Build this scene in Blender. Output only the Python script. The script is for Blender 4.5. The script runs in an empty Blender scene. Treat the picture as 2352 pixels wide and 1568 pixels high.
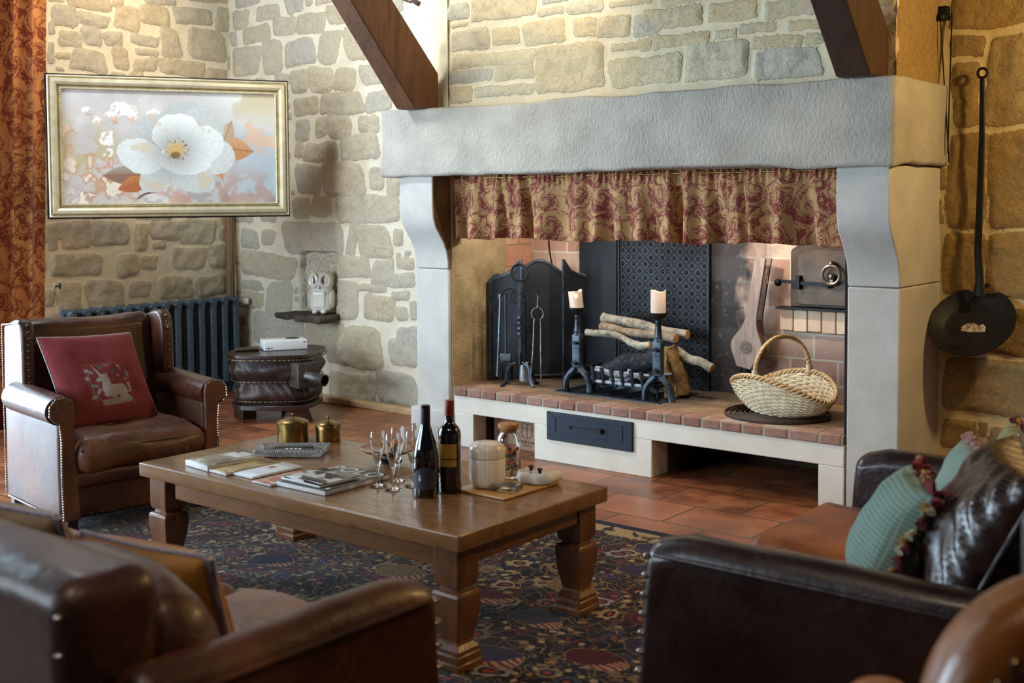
import bpy, bmesh, math, random
import numpy as np
from mathutils import Matrix, Vector, Euler
random.seed(7); rng=np.random.default_rng(7)
scene=bpy.context.scene; COL=scene.collection
PI=math.pi
# ------------------------------------------------------------------ camera
cam_d=bpy.data.cameras.new('camera'); cam=bpy.data.objects.new('camera',cam_d); COL.objects.link(cam)
YAW,PITCH,ROLL=-0.6825,-0.0518,-0.0064
fw=Vector((math.sin(YAW)*math.cos(PITCH),math.cos(YAW)*math.cos(PITCH),math.sin(PITCH)))
rt=Vector((math.cos(YAW),-math.sin(YAW),0)); up=rt.cross(fw)
r2=rt*math.cos(ROLL)+up*math.sin(ROLL); u2=-rt*math.sin(ROLL)+up*math.cos(ROLL)
M=Matrix((r2,u2,-fw)).transposed().to_4x4(); M.translation=Vector((0,0,1.367)); cam.matrix_world=M
cam_d.sensor_width=36; cam_d.lens=2738/2352*36; cam_d.shift_y=-(784-600.8)/2352
cam_d.clip_start=.05; cam_d.dof.use_dof=True; cam_d.dof.focus_distance=5.4; cam_d.dof.aperture_fstop=3.2
scene.camera=cam
# ------------------------------------------------------------------ exposure, world, large lights
vs=scene.view_settings; vs.view_transform='Standard'; vs.look='None'; vs.gamma=1; vs.use_curve_mapping=False; vs.exposure=-0.66
w=bpy.data.worlds.new('world'); scene.world=w; w.use_nodes=True
w.node_tree.nodes['Background'].inputs[0].default_value=(.62,.80,1,1); w.node_tree.nodes['Background'].inputs[1].default_value=.06
def area(name,loc,to,sx,sy,power,color,spread=PI):
    l=bpy.data.lights.new(name,'AREA'); l.shape='RECTANGLE'; l.size=sx; l.size_y=sy; l.energy=power; l.color=color; l.spread=spread
    o=bpy.data.objects.new(name,l); COL.objects.link(o); o.location=loc
    o.rotation_euler=(Vector(to)-Vector(loc)).to_track_quat('-Z','Y').to_euler(); return o
def spot(name,loc,to,power,color,angle=90,blend=.6,r=.04):
    l=bpy.data.lights.new(name,'SPOT'); l.energy=power; l.color=color; l.spot_size=math.radians(angle); l.spot_blend=blend; l.shadow_soft_size=r
    o=bpy.data.objects.new(name,l); COL.objects.link(o); o.location=loc
    o.rotation_euler=(Vector(to)-Vector(loc)).to_track_quat('-Z','Y').to_euler(); return o
def point(name,loc,power,color,r=.05):
    l=bpy.data.lights.new(name,'POINT'); l.energy=power; l.color=color; l.shadow_soft_size=r
    o=bpy.data.objects.new(name,l); COL.objects.link(o); o.location=loc; return o
COOL=(.64,.83,1.0); WARM=(1.0,.72,.40); AMB=(1.0,.66,.27)
area('window_light_left',(-6.95,1.9,1.25),(-3,2.4,.9),2.2,2.3,420,COOL)
area('window_light_rear',(-5.6,-1.6,1.8),(-4.1,5,.95),2.6,1.7,150,(.74,.88,1),1.9)
area('skylight',(-5.6,3.3,3.3),(-4.80,5.03,2.5),.5,.5,110,(.9,.96,1))
spot('wall_washer_left',(-5.9,4.5,3.4),(-7.1,4.3,2.4),190,(1,.76,.47),85,.9,.08)
spot('wall_washer_chimney',(-3.25,4.25,2.95),(-4.05,4.8,2.4),95,(1,.78,.50),120,.9,.06)
spot('spot_floor',(-2.1,3.7,3.3),(-2.3,4.25,0),150,(1,.70,.42),60,.9,.08)
spot('spot_sofa',(-.6,1.2,3.2),(-1.1,2.6,.4),95,(1,.68,.38),80,.8,.05)
spot('spot_table',(-1.6,.5,3.2),(-2.5,2.1,.4),85,(1,.82,.62),85,.8,.06)
point('hood_lamp',(-2.95,5.12,1.37),26,(1,.92,.82),.03)
point('hood_fill_left',(-3.85,5.10,1.37),17,(1,.94,.86),.03)  # second light added to brighten the left jamb
point('wall_lamp_right',(-.55,4.70,2.15),125,AMB,.06)
# ------------------------------------------------------------------ helpers
def hx(s):
    s=s.lstrip('#'); c=[int(s[i:i+2],16)/255 for i in (0,2,4)]
    return tuple((x/12.92 if x<=.04045 else ((x+.055)/1.055)**2.4) for x in c)+(1,)
def _h(a,b,c):
    n=(a.astype(np.uint64)*np.uint64(73856093))^(b.astype(np.uint64)*np.uint64(19349663))^(c.astype(np.uint64)*np.uint64(83492791))
    n=(n*np.uint64(2654435761))&np.uint64(0xffffffff); n^=(n>>np.uint64(15)); n=(n*np.uint64(2246822519))&np.uint64(0xffffffff); n^=(n>>np.uint64(13))
    return (n&np.uint64(0xffffff)).astype(float)/0xffffff
def vn(P):
    P=np.asarray(P,float)+1000; i=np.floor(P).astype(np.int64); f=P-i; u=f*f*(3-2*f); r=0
    for dx in (0,1):
        for dy in (0,1):
            for dz in (0,1):
                wt=(u[:,0] if dx else 1-u[:,0])*(u[:,1] if dy else 1-u[:,1])*(u[:,2] if dz else 1-u[:,2])
                r=r+wt*_h(i[:,0]+dx,i[:,1]+dy,i[:,2]+dz)
    return r*2-1
def fbm(P,o=4,s=1.0):
    P=np.asarray(P,float)*s; r=0; a=1
    for k in range(o): r=r+a*vn(P*2**k+17*k); a*=.5
    return r
def ss(a,b,x): t=np.clip((x-a)/(b-a),0,1); return t*t*(3-2*t)
class MB:
    def __init__(s): s.v=[]; s.f=[]; s.m=[]; s.t=[]; s.uv=None
    def add(s,v,f,m=0,X=None,tone=0.):
        b=len(s.v)
        if X is not None: v=[tuple(X@Vector(p)) for p in v]
        s.v+= [tuple(map(float,p)) for p in v]; s.f+=[tuple(i+b for i in q) for q in f]; s.m+=[m]*len(f); s.t+=[tone]*len(v); return s
    def box(s,a,b,m=0,X=None,tone=0.):
        (x0,y0,z0),(x1,y1,z1)=a,b
        return s.add([(x0,y0,z0),(x1,y0,z0),(x1,y1,z0),(x0,y1,z0),(x0,y0,z1),(x1,y0,z1),(x1,y1,z1),(x0,y1,z1)],
          [(0,3,2,1),(4,5,6,7),(0,1,5,4),(1,2,6,5),(2,3,7,6),(3,0,4,7)],m,X,tone)
    def prism(s,poly,h0,h1,m=0,X=None,tone=0.):
        n=len(poly); v=[(p[0],p[1],h0) for p in poly]+[(p[0],p[1],h1) for p in poly]
        return s.add(v,[tuple(range(n))[::-1],tuple(range(n,2*n))]+[(i,(i+1)%n,n+(i+1)%n,n+i) for i in range(n)],m,X,tone)
    def grid(s,fn,nu,nv,cu=False,cv=False,m=0,X=None,flip=False,tone=0.):
        v=[];U=nu if cu else nu+1;V=nv if cv else nv+1
        for j in range(V):
            for i in range(U): v.append(fn(i/nu,j/nv))
        f=[]
        for j in range(nv):
            for i in range(nu):
                q=(j*U+i,j*U+(i+1)%U,((j+1)%V)*U+(i+1)%U,((j+1)%V)*U+i); f.append(q[::-1] if flip else q)
        return s.add(v,f,m,X,tone)
    def lathe(s,prof,seg=32,m=0,X=None,tone=0.):
        n=len(prof); v=[];f=[]
        for (r,z) in prof:
            for i in range(seg): a=2*PI*i/seg; v.append((max(r,1e-5)*math.cos(a),max(r,1e-5)*math.sin(a),z))
        for j in range(n-1):
            for i in range(seg): f.append((j*seg+i,j*seg+(i+1)%seg,(j+1)*seg+(i+1)%seg,(j+1)*seg+i))
        f.append(tuple(range(seg))[::-1]); f.append(tuple((n-1)*seg+i for i in range(seg)))
        return s.add(v,f,m,X,tone)
    def tube(s,pts,r,seg=10,m=0,X=None,closed=False,flat=1.,tone=0.):
        P=[Vector(p) for p in pts]; n=len(P); R=r if hasattr(r,'__len__') else [r]*n
        v=[];f=[];ref=None
        for i in range(n):
            a=P[(i-1)%n] if (closed or i>0) else P[i]; b=P[(i+1)%n] if (closed or i<n-1) else P[i]
            t=(b-a).normalized()
            if ref is None:
                ref=Vector((0,0,1)) if abs(t.z)<.9 else Vector((1,0,0))
            x=(ref-t*ref.dot(t)).normalized(); y=t.cross(x); ref=x
            for k in range(seg):
                an=2*PI*k/seg; v.append(P[i]+x*(R[i]*math.cos(an))+y*(R[i]*flat*math.sin(an)))
        for i in range(n if closed else n-1):
            for k in range(seg):
                j=(i+1)%n; f.append((i*seg+k,i*seg+(k+1)%seg,j*seg+(k+1)%seg,j*seg+k))
        if not closed: f.append(tuple(range(seg))[::-1]); f.append(tuple((n-1)*seg+k for k in range(seg)))
        return s.add(v,f,m,X,tone)
    def sphere(s,c,r,seg=16,m=0,X=None,tone=0.):
        rr=r if hasattr(r,'__len__') else (r,r,r); T=Matrix.Translation(c)@Matrix.Diagonal((*rr,1))
        if X is not None: T=X@T
        return s.lathe([(math.sin(PI*i/(seg//2)),-math.cos(PI*i/(seg//2))) for i in range(seg//2+1)],seg,m,T,tone)
    def rbox(s,a,b,r=.03,n=(8,8,8),m=0,X=None,fn=None,tone=0.):
        a=np.array(a,float);b=np.array(b,float);c=(a+b)/2;h=(b-a)/2;r=min(r,*h)
        V=[];F=[];base=0
        for ax in range(3):
            o=[k for k in range(3) if k!=ax]
            for sg in (-1,1):
                nu,nv=n[o[0]],n[o[1]]
                def ax_pts(k,hh):
                    q=np.linspace(-1,1,k+1)*hh; e=max(2,k//4)
                    return np.concatenate([np.linspace(-hh,-hh+r,e+1)[:-1],np.linspace(-hh+r,hh-r,max(k-2*e,1)+1)[:-1],np.linspace(hh-r,hh,e+1)])
                pu,pv=ax_pts(nu,h[o[0]]),ax_pts(nv,h[o[1]])
                for y in pv:
                    for x in pu:
                        p=np.zeros(3);p[o[0]]=x;p[o[1]]=y;p[ax]=sg*h[ax]
                        q=np.clip(p,-(h-r),h-r);d=p-q;L=np.linalg.norm(d)
                        if L>1e-9:p=q+d/L*r
                        V.append(p+c)
                U=len(pu)
                for j in range(len(pv)-1):
                    for i in range(U-1):
                        q=(base+j*U+i,base+j*U+i+1,base+(j+1)*U+i+1,base+(j+1)*U+i)
                        F.append(q if (sg>0)==(ax!=1) else q[::-1])
                base+=U*len(pv)
        V=np.array(V)
        if fn is not None: V=fn(V)
        return s.add(V.tolist(),F,m,X,tone)
    def mesh(s,name,mats,ang=40,weld=True,flat=False):
        me=bpy.data.meshes.new(name); me.from_pydata(s.v,[],s.f); 
        for q in (mats if isinstance(mats,(list,tuple)) else [mats]): me.materials.append(q)
        me.polygons.foreach_set('material_index',s.m)
        if any(s.t):
            at=me.attributes.new('tone','FLOAT','POINT'); at.data.foreach_set('value',s.t)
        if weld:
            bm=bmesh.new(); bm.from_mesh(me); bmesh.ops.remove_doubles(bm,verts=bm.verts,dist=1e-5); bmesh.ops.recalc_face_normals(bm,faces=bm.faces) if weld=='n' else None
            bm.to_mesh(me); bm.free()
        me.update()
        if not flat:
            me.polygons.foreach_set('use_smooth',[True]*len(me.polygons)); me.set_sharp_from_angle(angle=math.radians(ang))
        return me
def mods(o,bevel=0,sub=0,seg=2):
    if bevel:
        b=o.modifiers.new('bevel','BEVEL'); b.width=bevel; b.segments=seg; b.limit_method='ANGLE'; b.angle_limit=math.radians(40); b.harden_normals=False
    if sub:
        b=o.modifiers.new('sub','SUBSURF'); b.levels=sub; b.render_levels=sub
def thing(name,label,cat,loc=(0,0,0),rz=0,group=None):
    o=bpy.data.objects.new(name,None); COL.objects.link(o); o.location=loc; o.rotation_euler=(0,0,rz); o.empty_display_size=.1
    o['label']=label; o['category']=cat
    if group: o['group']=group
    return o
def part(mb,name,mat,parent,label=None,bevel=0,sub=0,ang=40,world=False,weld=True,stuff=False,seg=2,flat=False):
    if world:
        L=parent.location if parent.parent is None else parent.location+parent.parent.location
        mb.v=[(p[0]-L[0],p[1]-L[1],p[2]-L[2]) for p in mb.v]
    o=bpy.data.objects.new(name,mb.mesh(name,mat,ang,weld,flat)); COL.objects.link(o); o.parent=parent
    if label:o['label']=label
    if stuff:o['kind']='stuff'
    mods(o,bevel,sub,seg); return o
def solo(mb,name,mat,label,cat,loc=None,rot=(0,0,0),group=None,bevel=0,sub=0,ang=40,weld=True,seg=2):
    if loc is None:
        V=np.array(mb.v); c=(V.min(0)+V.max(0))/2; loc=(c[0],c[1],V[:,2].min()); mb.v=[tuple(p) for p in (V-np.array(loc))]
    o=bpy.data.objects.new(name,mb.mesh(name,mat,ang,weld)); COL.objects.link(o); o.location=loc; o.rotation_euler=rot
    o['label']=label;o['category']=cat
    if group:o['group']=group
    mods(o,bevel,sub,seg); return o
def struct(mb,name,mat,loc=(0,0,0),bevel=0,ang=40,weld=True):
    o=bpy.data.objects.new(name,mb.mesh(name,mat,ang,weld)); COL.objects.link(o); o.location=loc; o['kind']='structure'; mods(o,bevel); return o
def copy_thing(r,loc,rz=None,label=None):
    c=r.copy(); COL.objects.link(c); c.location=loc
    if rz is not None:c.rotation_euler=(0,0,rz)
    if label:c['label']=label
    for ch in list(r.children):
        d=ch.copy(); COL.objects.link(d); d.parent=c
        for g in ch.children:
            e=g.copy(); COL.objects.link(e); e.parent=d
    return c
def RX(a): return Matrix.Rotation(a,4,'X')
def RY(a): return Matrix.Rotation(a,4,'Y')
def RZ(a): return Matrix.Rotation(a,4,'Z')
def T(*p): return Matrix.Translation(p)
# ------------------------------------------------------------------ materials
def mk(name):
    m=bpy.data.materials.new(name); m.use_nodes=True; nt=m.node_tree; return m,nt,nt.nodes['Principled BSDF']
def nd(nt,ty,ins=None,**pr):
    n=nt.nodes.new('ShaderNode'+ty)
    for k,v in pr.items(): setattr(n,k,v)
    for k,v in (ins or {}).items(): st(nt,n.inputs[k],v)
    return n
def st(nt,sock,v):
    if isinstance(v,bpy.types.NodeSocket): nt.links.new(v,sock)
    elif isinstance(v,bpy.types.Node): nt.links.new(v.outputs[0],sock)
    else: sock.default_value=v
def math_(nt,op,a,b=0.,c=None,clamp=False):
    n=nd(nt,'Math',operation=op,use_clamp=clamp); st(nt,n.inputs[0],a); st(nt,n.inputs[1],b)
    if c is not None: st(nt,n.inputs[2],c)
    return n.outputs[0]
def mr(nt,x,a,b,c=0.,d=1.): return nd(nt,'MapRange',{0:x,1:a,2:b,3:c,4:d}).outputs[0]
def mix(nt,f,a,b,mode='MIX'):
    n=nd(nt,'Mix',data_type='RGBA',blend_type=mode); st(nt,n.inputs[0],f); st(nt,n.inputs[6],a); st(nt,n.inputs[7],b); return n.outputs[2]
def coord(nt,stretch=(1,1,1),kind='Object',loc=(0,0,0)):
    t=nd(nt,'TexCoord'); return nd(nt,'Mapping',{0:t.outputs[kind],1:loc,3:stretch}).outputs[0]
def noise(nt,v,sc,det=5,rough=.55,dist=0.): return nd(nt,'TexNoise',{'Vector':v,'Scale':sc,'Detail':det,'Roughness':rough,'Distortion':dist}).outputs[0]
def bump(nt,bs,h,strength=.5,dist=.01,prev=None):
    b=nd(nt,'Bump',{'Height':h,'Strength':strength,'Distance':dist})
    if prev is not None: st(nt,b.inputs['Normal'],prev)
    st(nt,bs.inputs['Normal'],b.outputs[0]); return b.outputs[0]
def pm(name,c1,c2=None,sc=8,rough=.5,rv=.12,metal=0,bmp=0,bs_=40,coat=0,stretch=(1,1,1),ramp=(.3,.7),spec=.5,dist=.005,tone=0):
    m,nt,b=mk(name); c1=hx(c1) if isinstance(c1,str) else c1; c2=c1 if c2 is None else (hx(c2) if isinstance(c2,str) else c2)
    v=coord(nt,stretch); n=noise(nt,v,sc); f=mr(nt,n,*ramp)
    if tone: f=math_(nt,'ADD',math_(nt,'MULTIPLY',f,1-tone),math_(nt,'MULTIPLY',nd(nt,'Attribute',attribute_name='tone').outputs['Fac'],tone))
    st(nt,b.inputs['Base Color'],mix(nt,f,c1,c2)); st(nt,b.inputs['Roughness'],mr(nt,n,.2,.8,max(rough-rv,.02),min(rough+rv,1)))
    b.inputs['Metallic'].default_value=metal; b.inputs['Specular IOR Level'].default_value=spec
    if coat: b.inputs['Coat Weight'].default_value=coat; b.inputs['Coat Roughness'].default_value=.15
    if bmp: bump(nt,b,noise(nt,v,bs_,6),bmp,dist)
    return m
def leather(name,dark,mid,light,rough=.38,coat=.25,scr=.5,sc=1.0):
    m,nt,b=mk(name); v=coord(nt)
    n1=noise(nt,v,5*sc,6,.6); n2=noise(nt,v,14*sc,5,.6,1.2)
    c=mix(nt,mr(nt,n1,.32,.68),hx(dark),hx(mid)); 
    cr=math_(nt,'ABSOLUTE',math_(nt,'SUBTRACT',n2,.5)); cr=mr(nt,cr,0.,.022,1,0)
    cr=math_(nt,'MULTIPLY',cr,mr(nt,noise(nt,v,6*sc,3),.45,.7,0,scr))
    c=mix(nt,cr,c,hx(light)); c=mix(nt,mr(nt,noise(nt,v,2.2*sc,4),.5,.8,0,.55),c,hx(light))
    st(nt,b.inputs['Base Color'],c); st(nt,b.inputs['Roughness'],mr(nt,n1,.25,.75,rough-.08,rough+.12))
    b.inputs['Coat Weight'].default_value=coat; b.inputs['Coat Roughness'].default_value=.22
    vo=nd(nt,'TexVoronoi',{'Vector':v,'Scale':230.},feature='DISTANCE_TO_EDGE').outputs['Distance']
    p=bump(nt,b,mr(nt,vo,0,.12),.12,.002); bump(nt,b,noise(nt,v,11*sc,6,.6,.6),.35,.012,p)
    return m
def glass(name,c=(1,1,1,1),rough=.0,ior=1.45):
    m,nt,b=mk(name); b.inputs['Base Color'].default_value=c; b.inputs['Transmission Weight'].default_value=1; b.inputs['Roughness'].default_value=rough; b.inputs['IOR'].default_value=ior; return m
def fabric_scroll(name,ground,red,scale=7.0,ground2=None):
    # acanthus scroll damask in a local UV-like space held in the mesh attribute 'fab'
    m,nt,b=mk(name); a=nd(nt,'Attribute',attribute_name='fab').outputs['Vector']
    wv=nd(nt,'TexNoise',{'Vector':a,'Scale':scale*1.6,'Detail':2.},noise_dimensions='3D').outputs['Color']
    off=nd(nt,'VectorMath',{0:wv,1:(.5,.5,.5)},operation='SUBTRACT').outputs[0]
    off=nd(nt,'VectorMath',{0:off,3:.085},operation='SCALE').outputs[0]
    p=nd(nt,'VectorMath',{0:a,1:off},operation='ADD').outputs[0]
    vo=nd(nt,'TexVoronoi',{'Vector':p,'Scale':scale,'Randomness':.75},voronoi_dimensions='2D',feature='F1')
    cell=nd(nt,'VectorMath',{0:vo.outputs['Position'],3:1.0},operation='SCALE').outputs[0]
    d=nd(nt,'VectorMath',{0:p,1:cell},operation='SUBTRACT').outputs[0]
    sx=nd(nt,'SeparateXYZ',{0:d}); ang=math_(nt,'ARCTAN2',sx.outputs[1],sx.outputs[0]); r=vo.outputs['Distance']
    lr=math_(nt,'LOGARITHM',math_(nt,'ADD',r,.02),2.718)
    ph=math_(nt,'ADD',math_(nt,'MULTIPLY',lr,3.0),math_(nt,'MULTIPLY',ang,1.0))
    spv=math_(nt,'SINE',ph); stem=mr(nt,spv,.55,.8)
    feather=nd(nt,'TexNoise',{'Vector':nd(nt,'CombineXYZ',{0:math_(nt,'MULTIPLY',ang,2.6),1:math_(nt,'MULTIPLY',r,9.0),2:nd(nt,'SeparateXYZ',{0:vo.outputs['Color']}).outputs[0]}).outputs[0],'Scale':2.2,'Detail':3.}).outputs[0]
    leaf=math_(nt,'MULTIPLY',mr(nt,feather,.40,.48),mr(nt,spv,-.75,-.3)); 
    lines=mr(nt,math_(nt,'SINE',math_(nt,'ADD',math_(nt,'MULTIPLY',ph,5.0),math_(nt,'MULTIPLY',feather,18.0))),-.55,.15)
    leaf=math_(nt,'MULTIPLY',leaf,lines); f=math_(nt,'MAXIMUM',leaf,math_(nt,'MULTIPLY',stem,mr(nt,feather,.38,.46)))
    vine=math_(nt,'ABSOLUTE',math_(nt,'SUBTRACT',noise(nt,p,scale*1.1,1),.5)); f=math_(nt,'MAXIMUM',f,mr(nt,vine,.006,.014,.9,0))
    g=mix(nt,mr(nt,noise(nt,a,3,2),.3,.7),hx(ground),hx(ground2 or ground))
    st(nt,b.inputs['Base Color'],mix(nt,math_(nt,'MULTIPLY',f,.92),g,hx(red))); b.inputs['Roughness'].default_value=.85; b.inputs['Specular IOR Level'].default_value=.2
    b.inputs['Sheen Weight'].default_value=.15
    bump(nt,b,noise(nt,a,260,2),.25,.002); return m
def set_fab(me,uv):
    at=me.attributes.new('fab','FLOAT_VECTOR','POINT'); at.data.foreach_set('vector',np.asarray(uv,float).ravel())
def vcol_mat(name,rough=.6,emis=0.,bmp=0.,bsc=200,coat=0):
    m,nt,b=mk(name); a=nd(nt,'Attribute',attribute_name='col').outputs['Color']; st(nt,b.inputs['Base Color'],a); b.inputs['Roughness'].default_value=rough
    if emis: st(nt,b.inputs['Emission Color'],a); b.inputs['Emission Strength'].default_value=emis
    if bmp: bump(nt,b,noise(nt,coord(nt),bsc,3),bmp,.002)
    if coat: b.inputs['Coat Weight'].default_value=coat
    return m
def set_col(me,c):
    at=me.attributes.new('col','FLOAT_COLOR','POINT'); at.data.foreach_set('color',np.concatenate([c,np.ones((len(c),1))],1).ravel())
def lin(s): return np.array(hx(s)[:3])
LEA=leather('leather_brown','#2e1609','#542c18','#855636',.38,.16,.6)
LEAC=leather('leather_seat_brown','#4a2a1a','#7d4f34','#a87c5c',.45,.12,.7)
LEAD=leather('leather_dark','#180906','#2b130d','#46261a',.30,.4,.3)
LEAO=leather('leather_tan','#5c2c12','#965222','#b87c44',.45,.15,.5)
LEAF=leather('leather_cognac','#6a3a0c','#9c5c12','#b87a28',.30,.3,.3)
LEAS=leather('leather_side_panel','#3a1c10','#5a301a','#8a5a3a',.56,.6,.3); LEAS.node_tree.nodes['Principled BSDF'].inputs['Coat Roughness'].default_value=.5
IRON=pm('iron','#16181b','#2a2d30',30,.55,.12,.6,.25,120)
IRONB=pm('iron_blued','#2a3138','#525e69',18,.42,.12,.7,.2,90)
BLACK=pm('black_iron','#08090a','#16181a',14,.5,.12,.3,.2,60)
BRASSN=pm('nail_brass','#5a4a38','#8a7a66',60,.32,.1,.9)
NAILL=pm('nail_steel','#8f8a84','#c9c6c2',60,.25,.1,.9)
BRASS=pm('brass','#6b5428','#94794a',25,.34,.1,.95,.08,150)
GLASS=glass('clear_glass'); TRAYG=glass('ribbed_glass'); TRAYG.node_tree.nodes['Principled BSDF'].inputs['Transmission Weight'].default_value=.80; TRAYG.node_tree.nodes['Principled BSDF'].inputs['Base Color'].default_value=(.9,.93,.96,1)  # part diffuse white brightens the tray glass in place of reflections
LEAW=leather('leather_seat_worn','#553624','#8c6246','#b8927a',.45,.12,.6)
STONES={'L':[[4.22,2.57,0.097,0.065],[4.4,2.68,0.154,0.047],[4.61,2.71,0.045,0.034],[4.43,2.57,0.105,0.044],[4.68,2.61,0.098,0.083],[4.9,2.65,0.116,0.068],[4.95,2.76,0.127,0.031],[5.21,2.68,0.162,0.055],[5.35,2.82,0.192,0.02],[5.47,2.69,0.071,0.086],[4.25,2.43,0.083,0.052],[4.41,2.46,0.073,0.06],[4.57,2.46,0.075,0.045],[4.81,2.48,0.11,0.035],[4.83,2.4,0.089,0.023],[5.02,2.48,0.081,0.104],[5.32,2.49,0.158,0.112],[4.2,2.32,0.046,0.023],[4.38,2.3,0.133,0.074],[4.62,2.34,0.063,0.071],[4.81,2.31,0.095,0.045],[4.88,2.35,0.046,0.013],[5.11,2.31,0.194,0.054],[5.4,2.28,0.092,0.047],[4.74,2.23,0.066,0.029],[5.51,2.38,0.018,0.054],[4.12,2.49,0.021,0.043],[4.12,2.37,0.02,0.032],[4.12,2.3,0.024,0.039],[4.17,2.67,0.056,0.019],[4.19,1.18,0.171,0.062],[4.1,1.12,0.038,0.06],[4.26,1.11,0.093,0.046],[4.51,1.16,0.149,0.079],[4.75,1.13,0.047,0.099],[4.94,1.17,0.132,0.075],[5.21,1.15,0.159,0.086],[4.26,0.96,0.191,0.074],[4.64,0.94,0.089,0.075],[4.81,0.95,0.068,0.049],[5.14,0.97,0.142,0.075],[5.38,0.97,0.087,0.083],[4.89,1.06,0.06,0.024],[4.19,0.73,0.093,0.123],[4.46,0.73,0.14,0.117],[4.73,0.77,0.084,0.058],[5.02,0.77,0.141,0.081],[5.32,0.76,0.135,0.078],[4.5,1.37,0.16,0.111],[4.84,1.36,0.153,0.103],[4.17,1.37,0.135,0.107]],'B':[[-6.99,2.68,0.091,0.066],[-7.08,2.55,0.042,0.05],[-7.0,2.37,0.092,0.098],[-6.7,2.7,0.126,0.055],[-6.82,2.56,0.151,0.059],[-6.52,2.59,0.124,0.067],[-6.24,2.58,0.149,0.072],[-5.96,2.61,0.119,0.067],[-6.42,2.73,0.09,0.061],[-6.27,2.73,0.04,0.035],[-6.1,2.73,0.1,0.033],[-6.94,2.38,0.155,0.103],[-6.65,2.38,0.11,0.122],[-6.36,2.39,0.158,0.091],[-6.06,2.4,0.105,0.109],[-5.79,2.41,0.115,0.117],[-5.61,2.33,0.048,0.031],[-6.92,2.81,0.127,0.043],[-6.55,2.22,0.077,0.037],[-6.37,2.19,0.095,0.078],[-6.15,2.19,0.122,0.088],[-5.91,2.18,0.111,0.078],[-5.65,2.19,0.105,0.07],[-5.48,2.15,0.063,0.061],[-6.3,2.02,0.13,0.064],[-5.94,2.02,0.218,0.071],[-5.59,2.01,0.113,0.061],[-5.39,2.01,0.049,0.048],[-6.34,1.85,0.078,0.076],[-6.14,1.87,0.063,0.065],[-5.97,1.86,0.113,0.083],[-5.69,1.87,0.097,0.061],[-5.42,2.62,0.054,0.052],[-5.41,2.5,0.054,0.046],[-6.16,1.7,0.165,0.068],[-5.78,1.72,0.189,0.079],[-6.29,1.51,0.136,0.102],[-5.94,1.51,0.21,0.117],[-5.62,1.51,0.068,0.077],[-5.47,1.46,0.061,0.061],[-6.37,1.31,0.099,0.071],[-6.16,1.33,0.099,0.069],[-5.71,1.31,0.303,0.09],[-6.26,1.11,0.311,0.109],[-5.86,1.12,0.046,0.109],[-5.65,1.1,0.155,0.11],[-5.43,1.13,0.045,0.055],[-6.37,1.72,0.042,0.058],[-5.35,1.03,0.034,0.015],[-5.44,1.01,0.018,0.021],[-6.74,0.91,0.308,0.087],[-7.08,0.95,0.026,0.039],[-6.93,0.76,0.119,0.035],[-6.96,0.65,0.156,0.062],[-6.62,0.68,0.147,0.115],[-5.88,0.93,0.178,0.075],[-5.93,0.7,0.117,0.13],[-5.58,0.89,0.106,0.079],[-5.5,0.95,0.025,0.036],[-5.37,0.96,0.082,0.042],[-5.39,0.85,0.105,0.047],[-5.68,0.79,0.144,0.024],[-5.41,0.75,0.078,0.029],[-5.62,0.66,0.145,0.086],[-5.41,0.64,0.055,0.044],[-5.3,0.66,0.032,0.066],[-6.71,0.45,0.206,0.116],[-6.44,0.48,0.08,0.081],[-6.14,0.46,0.209,0.087],[-5.75,0.39,0.167,0.145],[-5.37,0.49,0.097,0.061],[-5.4,0.38,0.118,0.089],[-5.97,0.33,0.165,0.071],[-5.88,0.11,0.228,0.098],[-5.46,0.14,0.185,0.107]],'C':[[-4.34,2.39,0.079,0.041],[-4.02,2.38,0.221,0.059],[-3.67,2.38,0.094,0.019],[-3.7,2.32,0.091,0.019],[-3.48,2.32,0.111,0.031],[-3.22,2.31,0.123,0.013],[-4.32,2.32,0.067,0.011],[-4.25,2.23,0.144,0.057],[-4.0,2.23,0.088,0.046],[-3.75,2.22,0.139,0.062],[-3.49,2.22,0.068,0.048],[-3.32,2.21,0.098,0.048],[-3.13,2.2,0.075,0.052],[-4.1,2.11,0.286,0.037],[-4.24,2.03,0.157,0.031],[-3.94,2.03,0.13,0.036],[-3.59,2.03,0.211,0.117],[-3.22,2.11,0.123,0.02],[-3.2,1.98,0.148,0.071],[-4.32,1.94,0.077,0.043],[-4.01,1.94,0.212,0.027],[-2.99,2.22,0.166,0.048],[-2.67,2.22,0.129,0.044],[-2.37,2.2,0.137,0.04],[-2.94,2.11,0.154,0.029],[-2.7,2.12,0.064,0.02],[-2.54,2.13,0.089,0.021],[-2.32,2.12,0.08,0.018],[-2.45,2.06,0.128,0.026],[-2.27,2.06,0.043,0.023],[-2.75,2.0,0.164,0.085],[-2.39,1.96,0.16,0.067],[-3.05,1.98,0.118,0.07],[-2.94,2.3,0.113,0.02],[-3.14,2.11,0.038,0.026]],'R':[[-1.69,2.18,0.172,0.073],[-1.78,2.03,0.082,0.046],[-1.78,1.82,0.058,0.138],[-1.58,1.87,0.113,0.195],[-1.77,1.44,0.081,0.214],[-1.57,1.44,0.112,0.209],[-1.78,1.07,0.095,0.14],[-1.57,1.07,0.112,0.143],[-1.79,0.79,0.091,0.117],[-1.57,0.78,0.117,0.107],[-1.67,0.53,0.198,0.121],[-1.79,0.31,0.081,0.063],[-1.68,0.34,0.016,0.035],[-1.55,0.29,0.108,0.066],[-1.87,1.45,0.015,0.053],[-1.88,1.3,0.013,0.059]]}
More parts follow.
